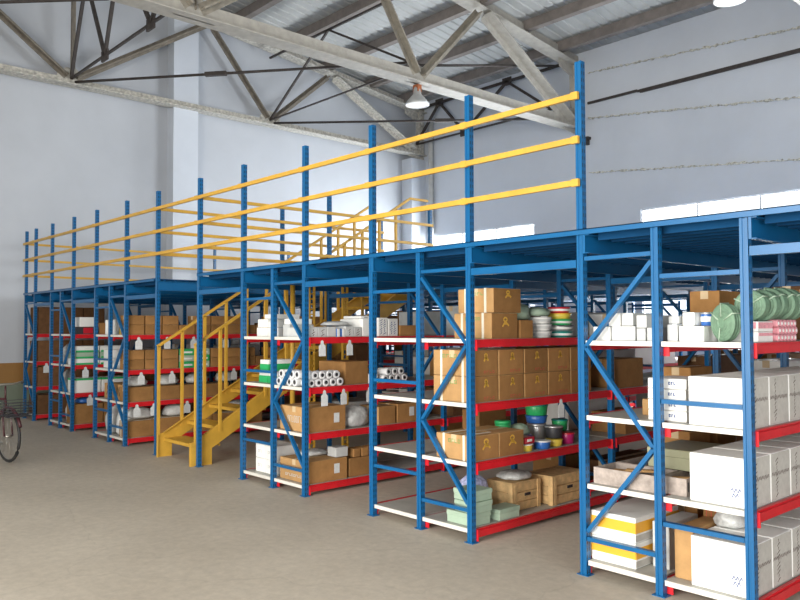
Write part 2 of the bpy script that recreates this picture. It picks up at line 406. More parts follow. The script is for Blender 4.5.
rod((-15.9, 5.7, 6.72), (-10.75, 10.4, 6.62), 'thin dark tie rod from the far truss middle joint toward the back wall', plate=.6)
rod((-10.9, 5.7, 6.86), (-10.95, 10.905, 8.05), 'thin dark tie rod behind the near truss, rising to the eaves')
rod((-15.9, -3.8, 6.9), (-10.7, .8, 6.75), 'thin dark tie rod across the top left of the roof', plate=.1)
rod((-10.6, .9, 6.75), (-4.2, 5.6, 6.75), 'thin dark tie rod from the near truss toward the nearest truss', plate=.2)

# wall pipe and strung ropes, wall bracket
o = MB().box(-10.35, -9.05, YW-.07, YW-.02, 6.965, 7.015).box(-8.98, -3.2, YW-.07, YW-.02, 6.925, 7.0).box(-9.05, -8.98, YW-.06, YW-.03, 6.95, 7.0).build('conduit', 'darksteel')
tag(o, 'dark conduit running along the upper back wall right of the near truss', 'conduit')
def rope(z0, z1, za, label):
    m = MB(); pts = []; rr = []
    n = 150
    for i in range(n+1):
        t = i/n; x = -10.35+t*6.2; z = z0+(z1-z0)*t*1.28+random.uniform(-.012, .012)
        pts.append((x, YW-.036+random.uniform(-.004, .004), z)); rr.append(random.choice((.008, .012, .022, .03)))
    m.tube(pts, rr, 5); o = m.build('rope', 'rope'); tag(o, label, 'rope', 'ropes strung along the upper back wall')
rope(7.72, 7.40, 0, 'frayed pale rope strung along the back wall above the dark conduit')
rope(6.63, 6.05, 0, 'frayed pale rope strung along the back wall just below the dark conduit')
rope(5.33, 4.86, 0, 'frayed dark rope strung along the back wall, lowest of three')
o = MB().box(-10.62, -10.3, YW-.14, YW-.005, 6.12, 6.18).box(-10.42, -10.34, YW-.12, YW-.005, 6.0, 6.12).build('wall_bracket', 'darksteel'); tag(o, 'small dark bracket on the back wall under the near truss end', 'bracket')

# high bay lamps ------------------------------------------------------------
def lamp(p, top, label):
    r = empty('high_bay_lamp', p, label, 'lamp', 'high bay lamps')
    MB().lathe([(.05,.34),(.07,.30),(.08,.2),(.15,.12),(.225,.03),(.235,0),(.215,0),(.14,.09),(.05,.16)], n=28).build('lamp_housing', 'lampshade', r)
    MB().lathe([(.226,.0),(.232,-.012),(.215,-.018),(.2,-.006)], n=28).build('rim', 'white', r)
    MB().lathe([(0.0,.07),(.07,.065),(.15,.055),(.185,.045)], n=28).build('diffuser', 'lampglow', r)
    MB().tube([(0,0,.34), (0,0,top-.12)], .018, 8).build('hanger', 'rust', r)
    MB().box(-.07, .07, -.05, .05, top-.14, top+.0).build('bracket', 'rust', r)
lamp((-10.65, 5.58, 6.0), .38, 'round white high bay lamp hanging under the near truss')
lamp((-5.0, 6.6, 6.52), .5, 'round white high bay lamp cut off at the top edge')

# ------------------------------------------------------------------ racks
UPM = {}
def upright_mesh(h):
    if h in UPM: return UPM[h]
    m = MB(); a = .025
    # outline with a folded groove in the front and back faces
    poly = [(-a,-a),(-.009,-a),(-.007,-a+.006),(.007,-a+.006),(.009,-a),(a,-a),(a,a),(.009,a),(.007,a-.006),(-.007,a-.006),(-.009,a),(-a,a)]
    n = len(poly)
    m.add([(x, y, .006) for x, y in poly]+[(x, y, h) for x, y in poly], [tuple(range(n))[::-1], tuple(range(n, 2*n))]+[(i, (i+1) % n, n+(i+1) % n, n+i) for i in range(n)])
    m.box(-.045, .045, -.038, .038, 0, .006)
    o = m.build('upright', 'upright'); UPM[h] = o.data; bpy.data.objects.remove(o); return UPM[h]
def place_upright(parent, x, y, h, px, py):
    o = bpy.data.objects.new('upright', upright_mesh(h)); col.objects.link(o); o.parent = parent; o.location = (x-px, y-py, 0); return o
RED = {}
def red_beam_mesh(L):
    k = round(L, 3)
    if k in RED: return RED[k]
    m = MB(); poly = [(-.02,-.064),(.02,-.064),(.02,-.012),(.006,-.012),(.006,0),(-.02,0)]
    n = len(poly); y0, y1 = .034, L-.034
    m.add([(a, y0, b) for a, b in poly]+[(a, y1, b) for a, b in poly], [tuple(range(n)), tuple(range(n, 2*n))]+[(i, (i+1) % n, n+(i+1) % n, n+i) for i in range(n)])
    for y in (y0, y1-.004): m.box(-.024, .032, y-.002, y+.006, -.09, -.001)
    o = m.build('red_beam', 'red'); RED[k] = o.data; bpy.data.objects.remove(o); return RED[k]
def lk(name, me, parent, loc):
    o = bpy.data.objects.new(name, me); col.objects.link(o); o.parent = parent; o.location = loc; return o

def brace_half(parent, xa, xb, y, diag, px, py, seq=None, flip=False):
    """cross braces of one upright frame between posts xa < xb"""
    a, b = xa+.03, xb-.03
    def bar(x1, z1, x2, z2, nm):
        MB().bar((x1-px, y-py, z1), (x2-px, y-py, z2), .028, .038, (0,1,0) if abs(x1-x2) < .01 else (0,1,0)).build(nm, 'blue', parent)
    if diag:
        near, far = (b, a) if flip else (a, b)      # zigzag starts at 'near' top
        bar(a, 2.17, b, 2.17, 'horizontal_brace')
        zs = [2.12, 1.56, .92, .30]
        ends = [near, far, near, far]
        for i in range(3): bar(ends[i], zs[i], ends[i+1], zs[i+1], 'diagonal_brace')
        bar(a, .25, b, .25, 'horizontal_brace')
    else:
        for z in (2.02, 1.225, .455): bar(a, z, b, z, 'horizontal_brace')

TALLALL = True
def rack(k, bays, single=False):
    xl, xm, xr = RX(k)
    if single: xl = xm; xm = None
    px, py = (xl+xr)/2, bays[0]*L_
    r = empty('shelving_rack', (px, py, 0), {0: 'nearest blue and red shelving rack with white cartons at the right edge', 1: 'second blue and red shelving rack with brown cartons, left of the nearest one', 2: 'blue and red shelving rack immediately right of the yellow stairs', 3: 'blue and red shelving rack behind the top of the yellow stairs', 4: 'blue and red shelving rack immediately left of the yellow stairs', 5: 'second blue and red shelving rack out from the left wall', 6: 'narrow single shelving rack standing against the left wall'}[k], 'shelving rack', 'blue and red shelving racks under the mezzanine')
    for b in list(bays)+[bays[-1]+1]:
        y = b*L_
        ft = b == 0
        tall = ZT if ft or (k == 3 and b == 2) else 2.335
        place_upright(r, xl, y, tall, px, py); place_upright(r, xr, y, 2.335 if k == 0 else tall, px, py)
        if xm: place_upright(r, xm, y, 2.335, px, py)
        if xm:
            left_diag = (k == 0)
            brace_half(r, xl, xm, y, left_diag, px, py, flip=True)
            brace_half(r, xm, xr, y, not left_diag, px, py)
        else: brace_half(r, xl, xr, y, True, px, py)
    for b in bays:
        y = b*L_
        for z in LV:
            for X, s in ([(xl, 1), (xm, 1), (xm, -1), (xr, -1)] if xm else [(xl, 1), (xr, -1)]):
                o = lk('shelf_beam', red_beam_mesh(L_), r, (X-px+s*(-.008 if X in (xl, xr) else .03), y-py, z)); 
                if s > 0: o.rotation_euler.z = 0
            m = MB()
            for xa, xb in ([(xl, xm), (xm, xr)] if xm else [(xl, xr)]):
                m.box(xa+.022-px, xb-.022-px, y-py-(.0 if b == bays[0] else -.03), y-py+L_-.0, z-.012, z+.002)
            m.build('shelf_panel', 'shelf', r)
            if b == bays[0]:
                m = MB()
                for xa, xb in ([(xl, xm), (xm, xr)] if xm else [(xl, xr)]): m.box(xa+.032-px, xb-.032-px, -.012, .0, z-.028, z+.004)
                m.build('shelf_edge', 'cream', r)
    return r
for k in (0, 1, 2, 4, 5): rack(k, range(0, NB))
rack(3, range(2, NB))
rack(6, range(0, NB), single=True)
# free standing stair bay posts (carry the mezzanine beside the stairs)
for x, nm in ((RX(3)[0], 'left'), (RX(3)[2], 'right')):
    for b in (0, 1):
        o = MB(); 
        o = bpy.data.objects.new('mezzanine_post', upright_mesh(ZT)); col.objects.link(o); o.location = (x, b*L_, 0)
        tag(o, 'tall blue slotted post on the %s side of the stairs, %s' % (nm, ('at the foot of the flight', 'halfway up the flight')[b]), 'post', 'tall posts beside the stairs')

# ------------------------------------------------------------------ mezzanine
mz = empty('mezzanine_deck', (-7, 5, ZD), 'blue steel mezzanine deck carried on top of all the racks', 'mezzanine')
MX, MY = -7, 5
lines = []
for k in range(-1, 7):
    xl, xm, xr = RX(k)
    if k == 6: lines += [xm, xr]
    elif k == -1: lines += [xl]
    else: lines += [xl, xr]
lines = sorted(lines)      # main beams along Y, beside the posts
def cchan(m, x, y0, y1, z0, z1, s):
    poly = [(0,z0),(.045*s,z0),(.045*s,z0+.006),(.006*s,z0+.006),(.006*s,z1-.006),(.045*s,z1-.006),(.045*s,z1),(0,z1)]
    n = len(poly)
    m.add([(x+a-MX, y0-MY, b-ZD) for a, b in poly]+[(x+a-MX, y1-MY, b-ZD) for a, b in poly], [tuple(range(n)), tuple(range(n, 2*n))]+[(i, (i+1) % n, n+(i+1) % n, n+i) for i in range(n)])
YE = NB*L_
for x in lines:
    m = MB(); cchan(m, x+.034, -.03, YE, 2.205, 2.335, 1); m.box(x+.034-.001-MX, x+.05-MX, -.034-MY, -.03-MY, 2.205-ZD, 2.335-ZD); m.build('main_beam', 'blue', mz)
# decking, one ribbed sheet per rack or aisle strip and bay
edges = lines[:]
slotL, slotR = RX(3)[0], RX(3)[2]
for xa, xb in zip(edges, edges[1:]+[1.2]):
    stair = abs(xa-slotL) < .01
    for b in range(NB):
        y0, y1 = b*L_, (b+1)*L_
        if stair and b == 0: continue
        if stair and b == 1: y0 = 3.72
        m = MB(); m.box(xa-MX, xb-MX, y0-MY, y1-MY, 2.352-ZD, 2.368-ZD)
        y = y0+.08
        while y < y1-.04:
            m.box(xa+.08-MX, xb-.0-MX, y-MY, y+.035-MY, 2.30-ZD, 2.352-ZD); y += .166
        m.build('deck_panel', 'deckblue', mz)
    if not stair:
        MB().box(xa-.03*(abs(xa-edges[0]) < .01)-MX, xb-MX-(.03 if abs(xb-slotL) < .01 else 0), -.045-MY, -.036-MY, 2.336-ZD, 2.374-ZD).box(xa-MX, xb-MX, -.045-MY, .02-MY, 2.368-ZD, 2.374-ZD).build('edge_channel', 'blue', mz)
# tie beams across the aisles
for k in range(0, 7):
    xa = RX(k)[2]; xb = RX(k-1)[0]
    for b in range(NB+1):
        MB().box(xa+.032-MX, xb-.032-MX, b*L_-.025-MY, b*L_+.02-MY, 2.11-ZD, 2.165-ZD).build('tie_beam', 'blue', mz)
for b in (2,):
    MB().box(slotL+.032-MX, slotR-.032-MX, b*L_-.27-MY, b*L_-.24-MY, 2.1-ZD, 2.335-ZD).build('landing_beam', 'yellow', mz)

# guard rails ----------------------------------------------------------------
def rail_box(m, p, q): m.bar(p, q, .026, .041)
tops = [3.31, 3.0, 2.70]
postX = sorted([RX(0)[0]]+[x for k in range(1, 6) for x in (RX(k)[0], RX(k)[2])]+[RX(6)[1], RX(6)[2]])
g = empty('guardrail', (-9.5, -.05, 2.7), 'long yellow three-bar guardrail along the front edge of the mezzanine', 'guardrail', 'yellow mezzanine guardrails')
for xa, xb in zip(postX, postX[1:]):
    for z in tops:
        m = MB(); rail_box(m, (xa-.026+9.5, -.0, z-2.7), (xb-.034+9.5, -.0, z-2.7))
        m.box(xb-.036+9.5, xb+.020+9.5, -.015, .010, z-2.7-.026, z-2.7+.026)
        m.build('rail', 'yellow', g)
def yguard(x, y0, y1, label, posts, side):
    g = empty('guardrail', (x, y0, 2.7), label, 'guardrail', 'yellow mezzanine guardrails')
    n = max(1, round((y1-y0)/L_))
    for i in range(n):
        for z in tops:
            m = MB(); rail_box(m, (side*.045, i*L_+.02, z-2.7), (side*.045, min((i+1)*L_, y1-y0)+.02, z-2.7))
            m.build('rail', 'yellow', g)
    for y in posts:
        o = bpy.data.objects.new('guard_post', upright_mesh(1.19)); col.objects.link(o); o.parent = g; o.location = (0, y-y0, 2.372-2.7)
yguard(RX(3)[2], 0, 2*L_, 'yellow guardrail running back along the right side of the stair opening', [], 1)
yguard(RX(3)[0], 0, 2*L_, 'yellow guardrail running back along the left side of the stair opening', [], 1)
yguard(RX(6)[1], 0, 4*L_, 'yellow guardrail running back along the left wall end of the mezzanine', [L_, 2*L_, 3*L_, 4*L_], 1)

# stairs -----------------------------------------------------------------------
XL_, XR_ = -9.70, -8.735
st = empty('staircase', ((XL_+XR_)/2, 0, 0), 'yellow steel staircase climbing from the floor to the mezzanine', 'staircase')
sx = (XL_+XR_)/2
rise, run = .1975, .333
def nose(y): return .255+(y-.02)*rise/run
YT = .02+(ZD-.255)*run/rise
for x, s in ((XL_, 1), (XR_, -1)):
    m = MB(); a = x-sx
    poly = [(-.08, 0), (.13 if x == XL_ else .20, 0), (.13 if x == XL_ else .20, .17 if x == XL_ else .2), (YT+.05, nose(YT)-.22), (YT+.05, nose(YT)+.02), (.0, nose(0)+.07), (-.08, .29)]
    m.plate(poly, 0, a-.006, a+.006)
    # turned-in flange on the upper edge
    m.extr([(-.02,-.004),(.02,-.004),(.02,.004),(-.02,.004)], (a+s*.02, 0, nose(0)+.07), (a+s*.02, YT+.05, nose(YT)+.02))
    m.extr([(-.02,-.004),(.02,-.004),(.02,.004),(-.02,.004)], (a+s*.02, -.08, 0), (a+s*.02, -.08, .29), (0,-1,0))
    m.build('stringer', 'yellow', st)
for i in range(11):
    y = .02+i*run; z = nose(y)-.01
    m = MB(); m.box(XL_+.008-sx, XR_-.008-sx, y, y+.30, z-.006, z); m.box(XL_+.008-sx, XR_-.008-sx, y-.006, y, z-.042, z); m.box(XL_+.008-sx, XR_-.008-sx, y+.294, y+.30, z-.03, z)
    m.build('tread', 'yellow', st)
hr = lambda y: 1.47+(y+.06)*.612
for x in (XL_, XR_):
    a = x-sx; ys = -.06 if x == XL_ else -.02
    m = MB(); m.bar((a, ys-.02, hr(ys-.02)), (a, 3.6, hr(3.6)), .034, .034); 
    if x == XR_: m.bar((a, 3.59, hr(3.6)), (a, 3.98, hr(3.6)), .034, .034)
    m.build('handrail', 'yellow', st)
    for i in range(12):
        y = ys+i*.332+(.0 if i else 0)
        if y > 3.62: break
        zb = max(.27, nose(y)-.03)
        MB().bar((a, y, zb), (a, y, hr(y)-.01), .034, .034).build('baluster', 'yellow', st)
# yellow slotted props under the landing
for x, y, t in ((-8.57, 1.606, 0), (-8.57, 2.18, 1), (-8.57, 1.295, 2)):
    m = MB()
    if t == 2: m.tube([(0,0,.0), (0,0,2.33)], .034, 14)
    else:
        for s in (-1, 1): m.box(-.02, .02, s*.04-.008, s*.04+.008, 0, 2.33)
        z = .05
        while z < 2.2: m.box(-.018, .018, -.035, .035, z, z+.02); z += .07
        m.box(-.05, .05, -.06, .06, 0, .01)
    o = m.build('support_post', 'yellow', None, (x, y, 0)); tag(o, ['yellow ladder-slotted support post under the stairs, left of two', 'yellow ladder-slotted support post under the stairs, right of two', 'smooth round yellow support post under the stairs'][t], 'post', 'yellow posts under the mezzanine')

# ------------------------------------------------------------------ goods on the shelves
rg = random.Random(3)
OFF = 0.
def face_strokes(m, face, w, d, h, u0, u1, v0, v1, kind):
    """small printed marks on the front (-Y, 'F') or aisle (+X, 'S') face, a hair proud of the card"""
    def rect(a, b, c, e, off=.0015):
        if face == 'F': m.box(a, b, -d/2-off, -d/2+.0005, c, e)
        else: m.box(w/2-.0005, w/2+off, a, b, c, e)
    def line(a, c, b, e, t=.006):
        if face == 'F': m.bar((a, -d/2-.0004, c), (b, -d/2-.0004, e), t, .002, (0,1,0))
        else: m.bar((w/2+.0004, a, c), (w/2+.0004, b, e), t, .002, (1,0,0))
    if kind == 'text':             # a line of unreadable block print
        n = max(3, int((u1-u0)/.035)); st = (u1-u0)/n
        for i in range(n):
            a = u0+i*st; 
            t = (i*7+3) % 4
            rect(a, a+.006, v0, v1)
            if t != 1: rect(a, a+st*.68, v1-.006, v1)
            if t != 2: rect(a, a+st*.68, v0, v0+.006)
            if t in (0, 3): rect(a+st*.6, a+st*.68, v0, v1)
    elif kind == 'logo':           # looped two-stroke emblem
        c = (u0+u1)/2; q = (u1-u0)/2; zc = (v0+v1)/2; hh = (v1-v0)/2
        for i in range(8):
            t1, t2 = 2*PI*i/8, 2*PI*(i+1)/8
            line(c+q*.45*math.cos(t1), zc+hh*.5+hh*.4*math.sin(t1), c+q*.45*math.cos(t2), zc+hh*.5+hh*.4*math.sin(t2), .014)
        line(c, zc+hh*.1, c-q*.75, zc-hh*.9, .016); line(c, zc+hh*.1, c+q*.9, zc-hh*.75, .016); line(c-q*.3, zc-hh*.35, c+q*.5, zc-hh*.35, .014)
    elif kind == 'scrawl':         # handwritten strokes
        z = v0; a = (u0+u1)/2
        while z < v1-.02:
            da = rg.uniform(-.012, .012); line(a-.012+da, z, a+.012-da, z+.02, .005); line(a+.012-da, z+.02, a-.004, z+.012, .004); z += .024
    elif kind == 'hscrawl':
        a = u0; z = (v0+v1)/2
        while a < u1-.012:
            line(a, z-.012+rg.uniform(-.006, .006), a+.012, z+.012, .005); line(a+.012, z+.012, a+.02, z-.008, .004); a += .022
    elif kind == 'rect': rect(u0, u1, v0, v1, .003)

def box(x0, x1, y0, y1, z, h, label, mt='carton', cat='carton', name='carton', group=None, tape=True, straps=False, marks=(), sheet=None, rz=None, side=None, lid=False):
    w, d = x1-x0, y1-y0; x0 += OFF; x1 += OFF
    rz = rg.uniform(-.012, .012) if rz is None else rz
    m = MB().cbox(-w/2, w/2, -d/2, d/2, 0, h, .004)
    z0 = z+.0025
    if side:          # darker sheet on the aisle face, its shade put into the colour
        m = MB().cbox(-w/2, w/2, -d/2, d/2, 0, h, .004)
    o = m.build(name, mt, None, ((x0+x1)/2, (y0+y1)/2, z0), rz)
    tag(o, label, cat, group)
    if side:
        MB().box(w/2-.001, w/2+.0012, -d/2+.004, d/2-.004, .004, h-.004).build('shade_side', side, o)
    if tape:
        MB().box(-.03, .03, -d/2-.001, d/2+.001, h-.001, h+.001).box(-.03, .03, -d/2-.001, -d/2+.001, h-.06, h).build('tape', 'tape', o)
    if lid:
        MB().cbox(-w/2-.004, w/2+.004, -d/2-.004, d/2+.004, h*.62, h+.004, .004).build('lid', mt, o)
    if straps:
        for a in (-.28, .28):
            MB().box(w*a-.012, w*a+.012, -d/2-.003, d/2+.003, -.001, h+.003).build('strap', 'strap', o)
    for (face, kind, ink, u0, u1, v0, v1) in marks:
        mm = MB(); half = (w if face == 'F' else d)/2
        face_strokes(mm, face, w, d, h, u0*half, u1*half, v0*h, v1*h, kind)
        mm.build('printed_mark' if kind != 'rect' else 'label_sheet', ink, o)
    if sheet:
        mm = MB(); half = d/2
        mm.box(w/2-.0005, w/2+.003, sheet*half-.035, sheet*half+.035, h*.32, h*.32+.10); mm.build('label_sheet', 'paper', o)['label'] = 'white paper sheet stuck on the side'
    return o

def tub(c, r, h, label, mt, lidm=None, band=None, group=None, cat='tub', name='plastic_tub'):
    o = MB().lathe([(r*.86,0),(r*.9,.004),(r,h*.86),(r*.98,h*.9)], n=20).build(name, mt, None, (c[0]+OFF, c[1], c[2]+.003)); tag(o, label, cat, group)
    MB().lathe([(r*1.04,h*.86),(r*1.05,h*.97),(r*.98,h),(r*.3,h*1.0),(0.0001,h*1.0)], n=20).build('lid', lidm or mt, o)
    if band: MB().lathe([(r*.955,h*.3),(r*.985,h*.34),(r*1.0,h*.66),(r*.97,h*.7)], n=20).build('label_band', band, o)
    return o
def lump(c, sx, sy, sz, label, mt, cat, name, seed, group=None, parts=None, n=9):
    """a soft filled bag: closed rounded form with creases and a gathered neck"""
    r = random.Random(seed); m = MB(); vs = []; seg = 18
    prof = [(.0,0),(.72,.0),(.95,.12),(1.0,.35),(.93,.6),(.75,.82),(.42,.94),(.16,1.0),(.0,1.0)]
    ph = [r.uniform(0, 6) for _ in range(4)]
    for q, h in prof:
        for k in range(seg):
            t = 2*PI*k/seg
            cx, cy = math.cos(t), math.sin(t); e = 1/max(abs(cx), abs(cy)); e = 1+(e-1)*.6
            wv = 1+.06*math.sin(3*t+ph[0]+h*5)+.05*math.sin(7*t+ph[1]-h*9)+r.uniform(-.03, .03)
            vs.append((sx/2*q*cx*e*wv*.9, sy/2*q*cy*e*wv*.9, sz*h*(1+.07*math.sin(2*t+ph[2])*q)))
    fs = [(i*seg+k, i*seg+(k+1) % seg, (i+1)*seg+(k+1) % seg, (i+1)*seg+k) for i in range(len(prof)-1) for k in range(seg)]
    m.add(vs, fs, True)
    o = m.build(name, mt, None, (c[0]+OFF, c[1], c[2]+.004)); tag(o, label, cat, group); return o
def roll(p, r, ln, label, mt='roll', ax='X', group=None, core='dark', name='paper_roll', cat='roll'):
    o = MB().lathe([(r*.42,-ln/2),(r*.97,-ln/2),(r,-ln/2+.004),(r,ln/2-.004),(r*.97,ln/2),(r*.42,ln/2),(r*.42,-ln/2)], ax=ax, n=18).build(name, mt, None, (p[0]+OFF, p[1], p[2])); tag(o, label, cat, group)
    if core: MB().lathe([(r*.26,-ln/2-.002),(r*.43,-ln/2-.002),(r*.43,ln/2+.002),(r*.26,ln/2+.002),(r*.26,-ln/2-.002)], ax=ax, n=14).build('core', core, o)
    return o
def coil(p, R, wd, label, ax='Y', mt='sage', turns=4, group=None, lean=0):
    """tight flat coil of ribbed hose, wound solid round a small eye"""
    prof = [(R*.28, -wd/2)]
    for j in range(4):            # rings wound outwards on the front face
        a = R*(.28+.16*j); prof += [(a+R*.04, -wd/2-.006), (a+R*.12, -wd/2-.006), (a+R*.16, -wd/2)]
    prof += [(R*.97, -wd/2)]
    for j in range(turns):
        a = -wd/2+wd*j/turns; s = wd/turns; prof += [(R, a+s*.25), (R, a+s*.75), (R*.955, a+s)]
    prof += [(R*.9, wd/2), (R*.28, wd/2), (R*.28, -wd/2)]
    o = MB().lathe(prof, ax=ax, n=26).build('hose_coil', mt, None, (p[0]+OFF, p[1], p[2])); o.rotation_euler = lean if isinstance(lean, tuple) else (0, 0, lean); tag(o, label, 'coil', group)
    for ang in (.6, 1.7, 2.7, 4.6):
        u, v = math.cos(ang), math.sin(ang)
        pt = lambda q, h: {'Y': (u*R*q, h, v*R*q), 'X': (h, u*R*q, v*R*q), 'Z': (u*R*q, v*R*q, h)}[ax]
        MB().tube([pt(.3, -wd*.5-.008), pt(1.02, -wd*.5-.008), pt(1.03, wd*.5)], .005, 5).build('tie', 'palegreen', o)
    return o
def papertag(k, y, lv, label):
    x = RX(k)[2]+.028
    z = LV[lv]
    poly = [(-.042,-.165),(.042,-.165),(.042,-.06),(.02,-.042),(.017,-.01),(.0,.0),(-.017,-.01),(-.02,-.042),(-.042,-.06)]
    if k in (4, 5, 6): poly = [(a*1.25, b*1.1) for a, b in poly]
    o = MB().plate([(a, b) for a, b in poly], 0, -.0015, .0015).build('paper_tag', 'paper', None, (x, y, z-.03), 0)
    o.rotation_euler = (0, rg.uniform(-.04, .0), rg.uniform(-.06, .06))
    tag(o, label, 'tag', 'white paper tags hanging from the red beams')
z0, z1, z2, z3 = LV

# ===== nearest rack (k = 0) =====
OFF = 0.03
XL0, XM0, XR0 = [v-OFF for v in RX(0)]
G = 'white cartons at the aisle side of the nearest rack'
def whitebig(y, z, h, label, first):
    mk = [('S','scrawl','ink',-.55,-.25,.08,.95), ('S','hscrawl','ink',-.95,.95,.5,.62)]
    if first and z < 1: mk += [('F','hscrawl','blueink',.38,.72,.26,.42), ('F','hscrawl','blueink',.42,.68,.2,.28)]
    box(XR0-.37-.02, XR0-.02, y, y+.285, z, h, label, 'white', group=G, tape=False, marks=mk, side='greyside', rz=0)
for lv, h in ((2, .30), (1, .295), (0, .305)):
    for i in range(6):
        whitebig(.04+i*.30, LV[lv], h, 'white carton with scribbled grey side, %s from the front, on the %s of the nearest rack' % (ORD[i], LVN[lv]), i == 0)
# top shelf, left half
for (a, b, z, h, mt, t) in [(-3.10,-2.965,0,.097,'white','white carton at the left end of the lower layer'), (-2.955,-2.775,0,.10,'pale','pale grey carton second in the lower layer'),
        (-2.765,-2.70,0,.085,'pale','narrow pale carton third in the lower layer'), (-2.69,-2.61,0,.09,'pale','pale grey carton at the right end of the lower layer'),
        (-2.975,-2.885,.1,.088,'white','white carton at the left of the upper layer'), (-2.875,-2.79,.103,.085,'pale','pale carton in the middle of the upper layer'), (-2.765,-2.69,.088,.085,'pale','small pale carton at the right of the upper layer')]:
    box(a, b, .08, .42, z3+z, h, t+' on the top shelf, nearest rack', mt, tape=False)
# top shelf, right half
box(-2.545,-2.475,.08,.45,z3,.11,'pale grey carton beside the middle post on the top shelf of the nearest rack','pale',tape=False)
box(-2.545,-2.475,.10,.40,z3+.113,.05,'flat pale carton lying on the pale grey one by the middle post of the nearest rack','pale',tape=False)
box(-2.465,-2.30,.08,.45,z3,.098,'long white carton under the blue tub on the top shelf of the nearest rack','white',tape=False)
box(-2.29,-2.225,.24,.55,z3,.098,'pale grey carton right of the long white one on the top shelf of the nearest rack','pale',tape=False)
box(-2.46,-2.38,.12,.3,z3+.101,.085,'small white carton standing on the long white carton beside the blue tub','white',tape=False)
tub((-2.335,.2,z3+.1),.04,.085,'small blue tub standing on white cartons of the nearest rack','blupl','silver',band='white')
coil((-2.17,.10,z3+.122),.115,.05,'green hose coil standing upright alone at the front of the top shelf','Y','sage',3,'green hose coils on the nearest rack',lean=(0,.12,-.5))
box(-2.19,-2.02,.20,.42,z3,.062,'lower pink and white carton on the top shelf under the hose coils','white',tape=False,marks=[('S','rect','pink',-.9,.9,.6,.9)])
box(-2.19,-2.02,.20,.42,z3+.064,.062,'upper pink and white carton on the top shelf under the hose coils','white',tape=False,marks=[('S','rect','pink',-.9,.9,.3,.9),('F','rect','pink',-.9,.9,.3,.9)])
for i in range(3):
    for j in range(6):
        roll((-2.1, .455+j*.052+(i % 2)*.02, z3+.026+i*.045), .024, .2, 'pink and white wrapped tube, %s from the front in the %s row of the bundle' % (ORD[j], ('bottom','middle','top')[i]), 'pink', 'X', 'pink and white tubes on the top shelf of the nearest rack', core='white', name='wrapped_tube', cat='tube')
for i in range(5):
    coil((-2.09+.01*(i % 2), .29+i*.13, z3+.228+(.012 if i > 1 else 0)), .094+.004*i, .09, 'green ribbed hose coil, %s from the front in the row above the pink cartons' % ORD[i], 'Y', 'sage', 4, 'green hose coils on the nearest rack', lean=(0,0,.1))
for a, b in ((-2.86,-2.63),):
    box(a, b, 1.0, 1.4, z3, .36, 'tall brown carton behind the white ones on the top shelf of the nearest rack', 'carton')
box(-2.50,-2.28,1.6,2.0-.06,z3,.40,'dark brown carton deep on the top shelf of the nearest rack, left of two','carton_dark')
box(-2.24,-2.06,1.3,1.7,z3,.36,'dark brown carton deep on the top shelf of the nearest rack, right of two','carton_dark')
# third shelf: white printed cartons in a stack, tray
for i in range(4):
    box(-2.70,-2.435,.10,.42,z2+i*.069,.066,'flat white carton with blue print, %s in its stack beside the middle post' % ('lowest','second from the bottom','third from the bottom','topmost')[i],'white',tape=False,side='greyside',group='white printed cartons stacked by the middle post',
        marks=[('F','text','blueink',.1,.5,.4,.7),('S','rect','blueink',-.8,.8,.0,.18),('F','rect','greyside',-1,1,-.02,.05)])
box(-2.86,-2.70,.30,.62,z2,.11,'low tan carton left of the white printed stack on the third shelf','carton2',tape=False)
box(-3.08,-2.84,.95,1.3,z2,.30,'brown carton further back on the third shelf of the nearest rack, left half','carton')
for i, (yy, t) in enumerate(((.95,'nearer'),(1.4,'farther'))):
    box(-3.12,-2.88,yy+.05,yy+.38,z1,.28,'brown carton with a paper sheet, %s of two, low in the left half of the nearest rack' % t,'carton',sheet=0)
# dark cable bundles hanging over the printed stack
lump((-2.72,.78,z2),.3,.5,.22,'heap of dark netting behind the printed cartons on the third shelf','dark','heap','netting_heap',5)
# second shelf: sage box, metal slatted trays
box(-2.84,-2.47,.33,.80,z1+.115,.13,'olive tin box lying on the slatted trays of the second shelf','olive',tape=False,lid=True,cat='box',name='tin_box')
def tray(x0,x1,y0,y1,z,h,label,fill):
    x0+=OFF; x1+=OFF; w,d=x1-x0,y1-y0
    o=MB().box(-w/2,w/2,-d/2,d/2,0,.008).box(-w/2,w/2,-d/2,-d/2+.008,.008,h).box(-w/2,w/2,d/2-.008,d/2,.008,h).box(-w/2,-w/2+.008,-d/2+.008,d/2-.008,.008,h).box(w/2-.008,w/2,-d/2+.008,d/2-.008,.008,h).build('metal_tray','traymat',None,((x0+x1)/2,(y0+y1)/2,z+.003)); tag(o,label,'tray')
    m=MB()
    for i in range(int(d/.028)-1): m.box(w/2+.0,w/2+.002,-d/2+.014+i*.028,-d/2+.026+i*.028,h*.25,h*.8)
    m.build('side_slots','dark',o)
    m=MB(); r=random.Random(int(x0*-100))
    for i in range(7):
        a=-w/2+.03+r.random()*max(.01,w-.22); b=-d/2+.03+r.random()*(d-.1)
        m.bar((a,b,.03+i*h*.12),(min(a+.13,w/2-.02),b+.05*r.random(),.034+i*h*.12),.05,.014)
    m.build('contents',fill,o)
tray(-3.09,-2.62,.05,.32,z1,.11,'long shallow metal tray of scrap boards at the front of the second shelf, nearest rack','carton2')
tray(-2.60,-2.44,.10,.75,z1,.11,'narrow slotted metal tray beside the middle post of the nearest rack','carton2')
tray(-3.09,-2.63,.34,.9,z1,.11,'metal tray of brown offcuts behind the front tray of the nearest rack','carton')
